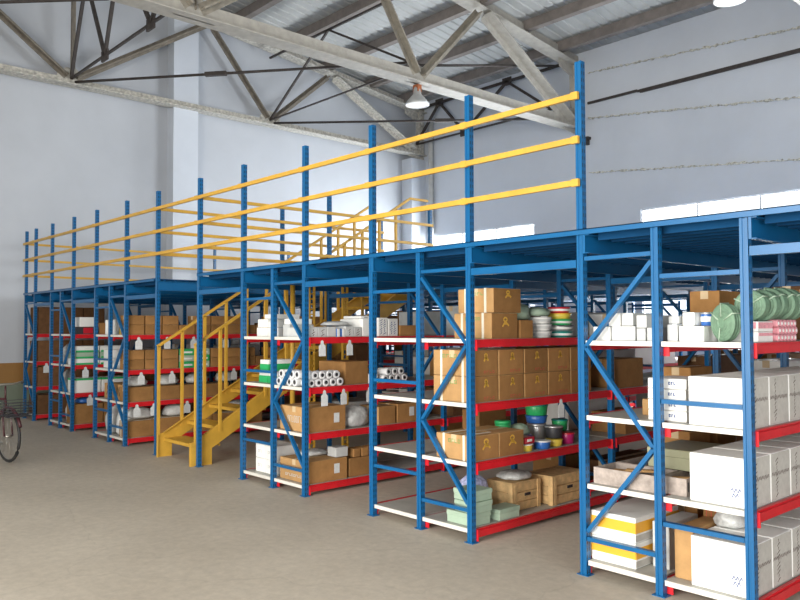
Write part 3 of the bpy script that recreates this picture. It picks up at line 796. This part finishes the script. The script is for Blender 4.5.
# bottom shelf
for i in range(2):
    box(-3.115,-2.775,.05,.62,z0+i*.168,.165,'white carton with orange bands at the bottom left of the nearest rack, %s' % ('lower of two','upper of two')[i],'white',tape=False,group='white cartons with orange bands',
        marks=[('F','rect','orange',-1,1,.38,.8),('S','rect','orange',-1,1,.38,.8),('S','rect','greyside',-1,1,.06,.3)],rz=0)
box(-2.74,-2.62,.2,.6,z0,.30,'pale grey carton between the banded cartons and the middle post','pale',tape=False)
box(-2.53,-2.405,.10,.5,z0,.32,'open tan carton standing on end left of the big white carton on the bottom shelf','carton2',tape=False)
box(-2.95,-2.70,.75,1.1,z0,.3,'brown carton behind the banded cartons on the bottom shelf of the nearest rack','carton')
box(-2.56,-2.42,.55,1.0,z0,.42,'brown carton with red print behind the tan one on the bottom shelf','carton',marks=[('F','text','redink',-.7,.7,.7,.85)])
lump((-2.30,.45,z0+.31),.2,.35,.13,'crumpled clear bag on top of the bottom white cartons of the nearest rack','polybag','bag','plastic_bag',11)

# ===== second rack (k = 1) =====
OFF = 0.04
XL1, XM1, XR1 = [v-OFF for v in RX(1)]
mkA = [('F','text','greenink',-.4,.45,.72,.84),('S','logo','yellowink',-.25,.35,.45,.85)]
box(-4.645,-4.225,.28,.62,z3,.213,'strapped brown carton with a yellow emblem on the top shelf of the second rack, lower of two','carton2',straps=True,marks=mkA,side='carton')
box(-4.635,-4.235,.32,.68,z3+.217,.205,'strapped brown carton with a yellow emblem on the top shelf of the second rack, upper of two','carton2',straps=True,marks=[('F','text','greenink',-.1,.5,.72,.84),('S','logo','yellowink',-.2,.3,.6,.92)],side='carton')
box(-4.50,-4.23,.66,.84,z3,.155,'small brown carton right of the strapped pair on the second rack','carton')
for i in range(3):
    tub((-4.335,1.07,z3+i*.063),.105,.06,'round white tin, %s in the stack of three on the top shelf' % ('lowest','middle','topmost')[i],'white','pale',band='pale',group='round white tins on the second rack',cat='tin',name='round_tin')
lump((-4.42,.79,z3+.158),.34,.26,.16,'green and white mesh bag lying over cartons on the second rack','palegreen','bag','mesh_bag',21)
lump((-4.36,1.05,z3+.193),.24,.24,.08,'green flecked bag on top of the round white tins','palegreen','bag','mesh_bag',22)
for i, (mt, lm, nm) in enumerate([('teal','teal','teal'),('silver','dark','silver and black'),('green','green','green'),('yelpl','orange','yellow'),('redpl','redpl','red')]):
    tub((-4.335,1.36,z3+i*.056),.125-(.0 if i < 3 else .012*(i-2)),.054,'%s round tub, %s in the colourful stack on the second rack' % (nm, ('lowest','second','third','fourth','topmost')[i]),mt,lm,band=('white' if i != 3 else None),group='colourful round tubs stacked on the second rack')
# left half
box(-5.06,-4.88,1.05,1.4,z3,.15,'dark brown carton at the back of the left half, top shelf, second rack','carton_dark')
# third shelf side row: two layers of four
for j in range(2):
    for i in range(5):
        box(-4.66, -4.225, .04+i*.335, .36+i*.335, z2+j*.212, .209, 'brown carton with yellow emblem, %s in the %s layer, third shelf of the second rack' % (ORD[i], ('lower','upper')[j]), 'carton2', straps=(i == 0 or i == 1), group='brown cartons with yellow emblems on the second rack', side='carton',
            marks=[('F','text','greenink',-.5,.3,.7,.84),('S','logo','yellowink',-.12,.28,.55,.88),('S','text','redink',-.1,.8,.1,.2)],rz=0)
for i in range(2):
    box(-4.63, -4.225, .04+i*.33, .36+i*.33, z1, .2, 'low brown carton with a yellow emblem on the second shelf of the second rack, %s of two' % ('nearer','farther')[i], 'carton2', straps=(i == 0), group='brown cartons with yellow emblems on the second rack', side='carton',
        marks=[('F','text','greenink',-.3,.4,.66,.82),('S','logo','yellowink',-.3,.4,.4,.85)],rz=0)
# colourful goods beyond, second shelf
for i, (x, y, z, r, h, mt, lm, nm) in enumerate([(-4.30,.80,0,.07,.06,'yelpl','white','yellow tub with a white lid behind the low cartons'),(-4.28,.98,0,.075,.07,'blupl','white','blue tub with a white lid in the middle of the second shelf'),
      (-4.30,1.15,0,.075,.06,'yelpl','yelpl','flat yellow tub near the farther end of the second shelf'),(-4.31,1.32,0,.07,.10,'magpl','redpl','magenta tub by the first inner post'),
      (-4.33,1.18,.065,.08,.11,'dark','silver','dark jar standing on the flat yellow tub'),(-4.48,.965,.0,.08,.10,'yelpl','blupl','yellow tub with a blue lid behind the blue tub'),
      (-4.50,1.15,.19,.10,.07,'blupl','blupl','blue bowl under a green one on the second shelf'),(-4.50,1.15,.262,.105,.10,'green','teal','large green tub on the blue bowl'),
      (-4.46,1.38,.0,.075,.10,'yelpl','green','yellow and green tub behind the magenta one'),(-4.55,.80,.0,.07,.24,'green','green','tall green jar behind the low cartons'),(-4.44,1.38,.105,.075,.1,'green','teal','green tub stacked over the yellow and green tub'),(-4.50,1.15,.0,.085,.185,'silver','silver','silver tin carrying the blue bowl')]):
    y = .80+(y-.80)*1.2
    tub((x, y, z1+z), r, h, nm, mt, lm, group='colourful tubs on the second shelf of the second rack')
box(-4.37,-4.24,.73,.86,z1+.068,.055,'flat red and white packet lying on the yellow tub','redpl',tape=False,cat='packet',name='flat_packet',marks=[('S','rect','white',-.6,.4,.3,.7)])
lump((-4.50,.97,z1+.103),.2,.16,.1,'clear bag of green lids on the second shelf of the second rack','palegreen','bag','plastic_bag',23)
# bottom shelf
box(-4.52,-4.24,.05,.27,z0,.095,'pale green carton at the front of the bottom shelf, lowest of three','palegreen',tape=False,lid=True,group='pale green cartons on the second rack')
box(-4.44,-4.22,.06,.27,z0+.102,.085,'pale green carton at the front of the bottom shelf, middle of three','palegreen',tape=False,lid=True,group='pale green cartons on the second rack')
box(-4.46,-4.23,.07,.28,z0+.192,.085,'pale green carton at the front of the bottom shelf, topmost of three','palegreen',tape=False,lid=True,group='pale green cartons on the second rack')
box(-4.38,-4.22,.36,.62,z0,.085,'single flat pale green carton in front of the wooden crate','palegreen',tape=False,lid=True,group='pale green cartons on the second rack')
def crate(x0,x1,y0,y1,z,h,label):
    x0+=OFF; x1+=OFF; w,d=x1-x0,y1-y0
    o=MB().box(-w/2+.012,w/2-.012,-d/2+.012,d/2-.012,0,h-.004).build('wooden_crate','wood',None,((x0+x1)/2,(y0+y1)/2,z+.003)); tag(o,label,'crate','wooden crates on the bottom shelf of the second rack')
    m=MB(); n=3; s=(h)/n
    for i in range(n):
        m.box(-w/2,w/2,-d/2,-d/2+.012,i*s+.005,(i+1)*s-.005); m.box(w/2-.012,w/2,-d/2+.012,d/2,i*s+.005,(i+1)*s-.005)
    m.build('side_boards','wood',o)
    m=MB()
    for a in (-d/2+.012, d/2-.05): MB().box(w/2,w/2+.01,a,a+.04,0,h).build('batten','wood',o)
    MB().box(-w/2,-w/2+.04,-d/2-.01,-d/2,0,h).build('batten','wood',o); MB().box(w/2-.04,w/2+.01,-d/2-.01,-d/2,0,h).build('batten','wood',o)
    MB().box(w/2,w/2+.004,-.03,.05,h*.5,h*.6).build('hand_hole','dark',o)
    MB().box(-w/2,w/2,-d/2,d/2,h-.004,h+.008).build('lid','wood',o)
crate(-4.62,-4.33,.66,1.05,z0,.24,'raw wooden crate on the bottom shelf of the second rack, nearer of two')
crate(-4.55,-4.25,1.12,1.62,z0,.25,'raw wooden crate on the bottom shelf of the second rack, farther of two')
lump((-4.60,.46,z0),.26,.34,.33,'bluish clear plastic bag of rings behind the pale green cartons','bluebag','bag','plastic_bag',31)
lump((-4.46,.85,z0+.253),.28,.34,.07,'clear bag lying on the nearer wooden crate','polybag','bag','plastic_bag',32)
box(-5.33,-5.1,1.1,1.5,z1,.26,'brown carton low in the left half of the second rack, further back','carton',sheet=0)

# ===== rack right of the stairs (k = 2) =====
OFF = 0.0
XL2, XM2, XR2 = [v-OFF for v in RX(2)]
for i in range(7):
    y = .06+i*.118
    mt = 'blupl' if i == 3 else ('white' if i == 6 else 'pale')
    box(-6.85,-6.45,y,y+.11,z3,[.10,.10,.105,.085,.11,.10,.19][i],('white and blue striped small carton in the top row of the rack right of the stairs' if i == 3 else 'white tall carton ending the top row right of the stairs' if i == 6 else 'small pale grey carton, %s from the front in the top row of the rack right of the stairs' % ORD[i]),mt,tape=False,group='small cartons in the top row right of the stairs',
        marks=[('S','scrawl','ink',-.4,.4,.1,.9)] if i in (0, 1, 4, 5) else ([('S','rect','white',-.9,-.3,.0,1),('S','rect','white',.3,.9,0,1)] if i == 3 else []))
lump((-6.66,.55,z3+.115),.26,.32,.05,'crumpled white bag lying over the small cartons right of the stairs','sack','bag','plastic_bag',41)
box(-6.78,-6.47,.76,.88,z3+.193,.03,'thin white box on top of the tall white carton','white',tape=False,marks=[('S','rect','dark',-.3,.5,.4,.6)])
box(-6.99,-6.87,.10,.42,z3,.13,'pale carton by the middle post on the top shelf right of the stairs','pale',tape=False)
box(-6.98,-6.875,.11,.40,z3+.133,.06,'white carton on the pale one by the middle post, top shelf right of the stairs','white',tape=False)
for i, (a, b, z, h) in enumerate(((-7.52,-7.30,0,.10),(-7.29,-7.08,0,.10),(-7.50,-7.30,.103,.09),(-7.28,-7.10,.103,.06),(-7.36,-7.14,.196,.05))):
    box(a, b, .1, .42, z3+z, h, 'white carton by the left post on the top shelf right of the stairs, %s' % ('lower left','lower right','upper left','upper right','flat one on the very top')[i], 'white', tape=False, group='white cartons on the top shelf beside the stairs')
# third shelf: green white boxes, rolls, carton
for i, (a, b, z) in enumerate(((-7.50,-7.32,0),(-7.31,-7.12,0),(-7.48,-7.31,.128))):
    box(a, b, .12, .42, z2+z, .125, 'green and white carton on the third shelf beside the stairs, %s' % ('lower left','lower right','on top')[i], 'white', tape=False, group='green and white cartons beside the stairs', marks=[('F','rect','green',-1,1,0,.62),('S','rect','green',-1,1,0,.62)])
k_ = 0
for j in range(2):
    for i in range(4):
        roll((-6.95+i*.098+(j*.045), .10, z2+.046+j*.08), .045, .16, 'white roll end-on, %s from the left in the %s row at the front right of the stairs' % (ORD[i], ('lower','upper')[j]), 'roll', 'Y', 'white rolls at the front of the rack right of the stairs')
for j in range(2):
    for i in range(5-j):
        roll((-6.50, .08+i*.092+j*.045, z2+.044+j*.077), .043, .14, 'white roll facing the aisle, %s from the front in the %s row, rack right of the stairs' % (ORD[i], ('lower','upper')[j]), 'roll', 'X', 'white rolls on the aisle side right of the stairs')
box(-6.92,-6.475,.53,.86,z2,.245,'brown carton with open top behind the white rolls right of the stairs','carton',tape=False,rz=.05)
box(-6.60,-6.47,.88,1.0,z2,.10,'small white carton behind the brown one on the third shelf right of the stairs','white',tape=False)
for i in range(7):
    roll((-6.53, 1.10+(i % 4)*.095+.045*(i//4), z2+.043+.075*(i//4)), .042, .16, 'short white roll behind the tall post, third shelf right of stairs, %s of seven' % ORD[i], 'roll', 'X', 'short white rolls behind the tall post')
for i in range(2):
    box(-6.80,-6.46,1.0+i*.15,1.14+i*.15,z3,.205-.01*i,'tall white printed carton on the top shelf behind the tall post, %s of two' % ('nearer','farther')[i],'white',tape=False,marks=[('S','scrawl','blueink',-.6,-.2,.1,.9),('S','scrawl','blueink',.1,.5,.1,.9),('F','text','ink',.4,.9,.2,.4)])
box(-6.80,-6.46,1.32,1.62,z3,.12,'flat brown carton after the tall white printed pair on the top shelf','carton',tape=False)
# second shelf
box(-6.98,-6.46,.06,.54,z1,.255,'large brown carton with faded print on the second shelf right of the stairs','carton2',side='carton',sheet=.5,marks=[('F','text','pale',-.45,.75,.35,.62)],rz=0)
box(-7.5,-7.1,.6,.95,z1,.12,'dark low carton further in on the second shelf beside the stairs','carton_dark')
lump((-6.62,.76,z1),.32,.38,.23,'clear plastic bag of cans on the second shelf right of the stairs','polybag','bag','plastic_bag',45)
box(-6.80,-6.46,1.0,1.25,z1,.20,'brown carton behind the tall post on the second shelf right of the stairs','carton2',side='carton')
box(-6.80,-6.46,1.28,1.62,z1,.21,'brown carton with a paper sheet, farther on the second shelf right of the stairs','carton',sheet=.3)
# bottom shelf
box(-6.98,-6.46,.06,.56,z0,.225,'large brown carton with a paper sheet on the bottom shelf right of the stairs','carton2',side='carton',sheet=.45,marks=[('F','text','pale',-.6,.7,.2,.32)],rz=0)
box(-6.8,-6.47,.60,.95,z0,.20,'smaller brown carton behind the large one on the bottom shelf right of the stairs','carton')
lump((-6.81,.35,z0+.23),.28,.4,.06,'crumpled grey plastic bag lying on the bottom large carton','polybag','bag','plastic_bag',46)
box(-6.62,-6.47,.42,.58,z0+.232,.10,'small pale carton standing on the bottom large carton right of the stairs','pale',tape=False)
for i in range(3):
    box(-6.60,-6.47,.66+i*.11,.75+i*.11,z0+.205,.09,'little brown carton, %s from the front in the row on the bottom shelf cartons' % ORD[i],'carton',tape=False,group='little brown cartons right of the stairs')
for j in range(2):
    for i in range(2):
        box(-7.50+i*.20,-7.31+i*.20,.08,.38,z0+j*.155,.152,'white carton at the bottom left of the rack right of the stairs, %s %s' % (('lower','upper')[j],('left','right')[i]),'white',tape=False,group='four white cartons at the foot of the rack right of the stairs',marks=[('F','text','pale',-.5,.5,.4,.6)])

# ===== rack left of the stairs (k = 4) =====
OFF = -0.045
XL4, XM4, XR4 = [v-OFF for v in RX(4)]
def rowbox(k, lv, n, y0, d, h, layers, mt, word, straps=False, gap=.02, skip=()):
    x1 = RX(k)[2]-.052-OFF
    for j in range(layers):
        for i in range(n):
            if (i, j) in skip: continue
            lay = '' if layers == 1 else (' in the lower layer' if j == 0 else ' in the upper layer')
            hh = h*(1-.06*rg.random())
            box(x1-.28, x1, y0+i*d, y0+(i+1)*d-gap, LV[lv]+j*(h+.003), hh if j == layers-1 else h, '%s, %s from the front%s, on the %s of %s' % (word, ORD[i], lay, LVN[lv], RN[k]), mt, straps=straps, group='%ss on the %s of %s' % (word, LVN[lv], RN[k]), rz=rg.uniform(-.006, .006))
rowbox(4, 3, 13, .05, .27, .145, 2, 'carton', 'brown carton', skip=((3,1),(7,1),(8,1)))
rowbox(4, 2, 12, .05, .27, .143, 2, 'carton', 'brown carton', skip=((3,0),(3,1),(4,0),(4,1),(8,1)))
rowbox(4, 1, 8, .05, .42, .21, 1, 'carton', 'wide brown carton', skip=((4,0),))
rowbox(4, 0, 7, .05, .46, .25, 1, 'carton', 'white strapped brown carton', straps=True, skip=((5,0),))
for i in range(2):
    for j in range(3):
        box(-11.2,-10.94,.87+i*.26,1.11+i*.26,z2+j*.097,.094,'green and white carton behind the stair rail, %s stack, %s' % (('nearer','farther')[i],('lowest','middle','topmost')[j]),'green' if (i+j) % 2 == 0 else 'palegreen',tape=False,group='green and white cartons left of the stairs',marks=[('S','rect','white',-.7,.7,.3,.6)])
for i in range(5):
    lump((-11.08,.22+i*.5,z1+.22),.24,.38,.15,'pale bag of goods, %s from the front, lying on the cartons of the second shelf left of the stairs' % ORD[i],'polybag','bag','plastic_bag',60+i,group='pale bags on the second shelf left of the stairs')
for i in range(4):
    lump((-11.08,.3+i*.55,z0+.262),.24,.4,.16,'white bag, %s from the front, lying on the bottom cartons left of the stairs' % ORD[i],'sack','bag','plastic_bag',70+i,group='white bags on the bottom shelf left of the stairs')
# end face goods
for i in range(4):
    x = -11.93+i*.10
    o = MB().lathe([(.042,0),(.046,.01),(.046,.22),(.04,.23),(0.0001,.23)], n=14).build('upright_roll', 'white' if i != 2 else 'pale', None, (x+OFF, .15, z3+.003)); tag(o, 'white roll standing on end at the front top shelf, %s from the left, rack left of the stairs' % ORD[i], 'roll', 'standing rolls left of the stairs')
for i in range(3):
    x = -11.40+i*.07
    o = MB().lathe([(.03,0),(.033,.01),(.03,.2),(.018,.24),(.018,.26),(0.0001,.26)], n=14).build('bottle', ('yelpl','palegreen','white')[i], None, (x+OFF, .15, z3+.003)); tag(o, '%s bottle at the front of the top shelf of the rack left of the stairs' % ('yellow','pale green','white')[i], 'bottle')
for i in range(2):
    for j in range(2):
        box(-11.98+i*.56,(-11.72,-11.24)[i],.1,.4,z2+j*.14,.136,'white carton at the front of the third shelf, %s half, %s, rack left of the stairs' % (('left','right')[i],('lower','upper')[j]),'white' if i == 0 else 'pale',tape=False,group='white cartons at the front left of the stairs')
    box(-11.93+i*.51,(-11.65,-11.24)[i],.1,.4,z1,.23,'tan carton with brown print at the front of the second shelf, %s half, rack left of the stairs' % ('left','right')[i],'carton2',tape=False,marks=[('F','logo','ink',-.5,.5,.2,.9)])
lump((-11.75,.25,z0),.42,.4,.42,'white woven sack standing in the bottom left half, rack left of the stairs','sack','sack','woven_sack',81)
lump((-11.335,.22,z0),.19,.36,.44,'white woven sack standing in the bottom right half, rack left of the stairs','sack','sack','woven_sack',82)

# ===== second rack from the left wall (k = 5) =====
OFF = 0.
x5 = RX(5)[2]-.03
box(x5-.3,x5,.12,.36,z3+.125,.16,'white carton on the top shelf of the second rack from the left wall','white',tape=False)
box(x5-.3,x5,.10,.42,z3,.12,'dark carton with a red lid under the white one, second rack from the left wall','dark',tape=False,marks=[('S','rect','redpl',-.5,.5,.1,.9)])
for i in range(3):
    box(x5-.3,x5,.06+i*.4,.42+i*.4,z3,.19 if i else .01,'brown carton, %s from the front, top shelf of the second rack from the left wall' % ORD[i],'carton') if i else None
for j in range(3):
    for i in range(2):
        box(x5-.34,x5,.05+i*.42,.45+i*.42,z2+j*.105,.102,'green and white carton, %s stack, %s, second rack from the left wall' % (('nearer','farther')[i],('lowest','middle','topmost')[j]),'palegreen' if j % 2 else 'white',tape=False,group='green and white cartons on the second rack from the left wall',marks=[('S','rect','green',-.95,.95,.0,.3)])
for i in range(2):
    box(x5-.34,x5,.05+i*.45,.48+i*.45,z1,.24,'white carton with a green lid on the second shelf, %s, second rack from the left wall' % ('nearer','farther')[i],'white',tape=False,marks=[('S','rect','green',-1,1,.86,1),('F','rect','green',-1,1,.86,1)])
    box(x5-.38,x5,.05+i*.5,.52+i*.5,z0,.33,'brown carton on the bottom shelf, %s, second rack from the left wall' % ('nearer','farther')[i],'carton')
lump((x5-.15,.3,z0+.335),.26,.4,.1,'dark blue bag on the bottom cartons, second rack from the left wall','blupl','bag','plastic_bag',91)
lump((-13.93,.22,z1+.0),.3,.26,.36,'tall clear plastic bag on the second shelf front, second rack from the left wall','polybag','bag','plastic_bag',92)
lump((-13.93,.22,z2+.0),.28,.26,.34,'pale clear plastic bag on the third shelf front, second rack from the left wall','polybag','bag','plastic_bag',93)
lump((-13.59,.2,z0),.15,.3,.4,'white sack on the bottom shelf front, second rack from the left wall','sack','sack','woven_sack',94)
box(-13.65,-13.50,.1,.4,z2,.2,'pale carton at the front right of the third shelf, second rack from the left wall','pale',tape=False)

# ===== rack against the left wall (k = 6) =====
x6 = RX(6)[2]-.03
for i in range(3):
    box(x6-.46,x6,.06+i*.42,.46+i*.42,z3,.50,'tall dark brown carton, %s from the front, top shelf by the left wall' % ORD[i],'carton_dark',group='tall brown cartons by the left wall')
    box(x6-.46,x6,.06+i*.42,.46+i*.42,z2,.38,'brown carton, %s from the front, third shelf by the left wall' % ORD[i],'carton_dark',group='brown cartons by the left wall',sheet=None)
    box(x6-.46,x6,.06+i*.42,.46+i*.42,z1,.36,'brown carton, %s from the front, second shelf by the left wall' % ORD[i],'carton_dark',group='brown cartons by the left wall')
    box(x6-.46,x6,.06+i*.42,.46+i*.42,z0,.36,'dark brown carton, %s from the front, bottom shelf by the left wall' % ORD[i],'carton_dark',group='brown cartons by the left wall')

# ===== goods deeper in the racks =====
for k, b0 in ((0, 1), (1, 1), (2, 1), (3, 2), (4, 2), (5, 1), (6, 1)):
    xl, xm, xr = RX(k)
    for b in range(b0, 4):
        for lv in range(4):
            for side in (1, 0):
                if k == 6 and not side: continue
                if rg.random() < .18: continue
                x1 = xr-.045 if side else xm-.045
                if k == 4 and side and b < 2: continue
                y = b*L_+.1+rg.random()*.3; w = rg.uniform(.35, .48); d = rg.uniform(.5, 1.3); h = rg.uniform(.2, .38)
                if k == 0 and lv == 3: h = rg.uniform(.2, .3)
                mt, wd = rg.choice([('carton','brown'),('carton','brown'),('carton_dark','dark brown'),('pale','pale grey'),('white','white')])
                box(x1-w, x1, y, y+d, LV[lv], h, '%s carton on the %s, bay %s, %s half, in %s' % (wd, LVN[lv], ('one','two','three','four','five')[b], ('left','right')[side], RN[k]), mt, group='cartons deeper in %s' % RN[k].replace('the ', '', 1))

# tags on beams
for k, lv, ys in ((2, 3, (.19,.55)), (2, 2, (.22,.47,.82)), (4, 3, (.18,.62,1.05,1.6)), (4, 2, (.22,.70,1.2,1.75)), (4, 1, (.16,.42,.95,1.22)), (5, 2, (.2,)), (5, 1, (.28,)), (6, 2, (.2,)), (1, 2, (1.15,))):
    for i, y in enumerate(ys):
        papertag(k, y, lv, ('white paper tag, %s from the front, hanging from the %s beam of %s' % (ORD[i], LVN[lv], RN[k])) if len(ys) > 1 else 'white paper tag hanging alone from the %s beam of %s' % (LVN[lv], RN[k]))

# bicycle leaning by the left edge -------------------------------------------
def bicycle(p, rz):
    r = empty('bicycle', p, 'dark bicycle parked at the left edge of the photo, front wheel showing', 'bicycle'); r.rotation_euler = (0, .08, rz)
    R = .33
    for x, nm in ((0, 'front_wheel'), (-1.03, 'rear_wheel')):
        c = (x, 0, R)
        pts = [(x+(R-.02)*math.cos(2*PI*i/36), 0, R+(R-.02)*math.sin(2*PI*i/36)) for i in range(36)]
        w = MB().tube(pts, .02, 8, True).build('tyre', 'black', r)
        pts = [(x+(R-.045)*math.cos(2*PI*i/36), 0, R+(R-.045)*math.sin(2*PI*i/36)) for i in range(36)]
        MB().tube(pts, .009, 6, True).build('rim', 'chrome', w)
        m = MB()
        for i in range(18):
            a = 2*PI*i/18; m.tube([(x, .02*(-1)**i, R), (x+(R-.045)*math.cos(a), 0, R+(R-.045)*math.sin(a))], .0015, 4)
        m.build('spokes', 'chrome', w)
        MB().lathe([(.02,-.04),(.02,.04)], c, 'Y', 10).build('hub', 'chrome', w)
    m = MB()
    bb = (-.58,0,.28); hd = (-.14,0,.78); hb = (-.11,0,.68); sb = (-.72,0,.72)
    for a, b in ((bb, hb), (sb, hd), (bb, sb), (hd, hb)): m.tube([a, b], .016, 8)
    for s in (-1, 1): m.tube([bb, (-1.03, s*.05, R)], .01, 6); m.tube([sb, (-1.03, s*.05, R)], .009, 6)
    m.build('frame', 'bikeframe', r)
    m = MB()
    for s in (-1, 1): m.tube([(-.10, s*.045, .66), (-.05, s*.05, .5), (0, s*.05, R)], .011, 6)
    m.tube([hd, (-.16, 0, .95)], .012, 8); m.build('fork', 'bikeframe', r)
    f = MB().tube([(-.30,-.27,.96), (-.18,-.22,.99), (-.13,-.08,.97), (-.13,.08,.97), (-.18,.22,.99), (-.30,.27,.96)], .011, 8).build('handlebar', 'chrome', r)
    for s in (-1, 1): MB().tube([(-.30,s*.27,.96), (-.20,s*.235,.985)], .017, 8).build('grip', 'black', f)
    MB().tube([sb, (-.76,0,.86)], .012, 8).build('seat_post', 'chrome', r)
    MB().lathe([(.0001,-.14),(.03,-.12),(.05,-.04),(.09,.08),(.08,.13),(.0001,.14)], (-.77,0,.89), 'X', 14).build('saddle', 'black', r)
    for x in (0, -1.03):
        pts = [(x+(R+.03)*math.cos(a), 0, R+(R+.03)*math.sin(a)) for a in [PI*(.15+.8*i/14) for i in range(15)]]
        MB().tube(pts, .022, 6).build('mudguard', 'bikeframe', r)
    m = MB().lathe([(.09,-.006),(.09,.006)], bb, 'Y', 20); m.build('chainwheel', 'chrome', r)
    for s in (-1, 1):
        m = MB().tube([(bb[0], s*.04, bb[2]), (bb[0]+.12*s, s*.06, bb[2]-.12)], .01, 6).box(bb[0]+.12*s-.04, bb[0]+.12*s+.04, s*.06-.03+(.03*s), s*.06+.03+.03*s, bb[2]-.14, bb[2]-.12); m.build('pedal_crank', 'chrome', r)
    m = MB()
    for i in range(6):
        z = .62+i*.035; m.tube([(.06,-.15,z),(.30,-.15,z),(.30,.15,z),(.06,.15,z),(.06,-.15,z)], .004, 4)
    for a, b in ((.06,-.15),(.30,-.15),(.30,.15),(.06,.15),(.18,-.15),(.18,.15),(.30,0)): m.tube([(a,b,.62),(a,b,.80)], .004, 4)
    m.box(.06,.30,-.15,.15,.618,.626)
    m.build('basket', 'dark', r)
bicycle((-10.58, -1.66, 0.012), math.radians(8))

# ------------------------------------------------------------------ light and camera
wd = bpy.data.worlds.new('daylight'); S.world = wd; wd.use_nodes = True
bg = wd.node_tree.nodes['Background']; bg.inputs[0].default_value = (.86,.93,1,1); bg.inputs[1].default_value = 2.0
def area(name, loc, rot, sx, sy, power, c):
    l = bpy.data.lights.new(name, 'AREA'); l.shape = 'RECTANGLE'; l.size = sx; l.size_y = sy; l.energy = power; l.color = c
    o = bpy.data.objects.new(name, l); col.objects.link(o); o.location = loc; o.rotation_euler = rot; return o
# daylight from outside through the two back windows and an assumed, unseen doorway behind the camera
for i, (a, b) in enumerate(WIN):
    area('window_daylight', ((a+b)/2, YW+.14, (WZ0+WZ1)/2), (-PI/2, 0, 0), (b-a), WZ1-WZ0, 230*(b-a), (.93,.97,1))
area('assumed_door_light', ((DX0+DX1)/2, YF-.32, DZ/2), (PI/2, 0, 0), DX1-DX0, DZ, 1700, (1,.955,.88))  # added lamp for light from behind the camera

area('added_side_fill', (XE+.32, (SY0+SY1)/2, SZ/2), (PI/2, 0, PI/2), SY1-SY0, SZ, 520, (1,.975,.94))  # fill lamp added to brighten aisle-facing sides, no known source there

cam = bpy.data.cameras.new('camera'); co = bpy.data.objects.new('camera', cam); col.objects.link(co); S.camera = co
yaw, pit, rol = math.radians(47.899), math.radians(2.038), math.radians(-.198)
fw = Vector((-math.sin(yaw)*math.cos(pit), math.cos(yaw)*math.cos(pit), math.sin(pit)))
r = Vector((math.cos(yaw), math.sin(yaw), 0)); u = r.cross(fw)
r2 = r*math.cos(rol)+u*math.sin(rol); u2 = -r*math.sin(rol)+u*math.cos(rol)
Mx = Matrix((r2, u2, -fw)).transposed().to_4x4(); Mx.translation = Vector((0, -4.512, 1.7)); co.matrix_world = Mx
cam.sensor_width = 36; cam.lens = 766.35/800*36; cam.clip_start = .05; cam.clip_end = 200
v = S.view_settings; v.view_transform = 'Standard'; v.look = 'None'; v.exposure = -0.12; v.gamma = 1; v.use_curve_mapping = False
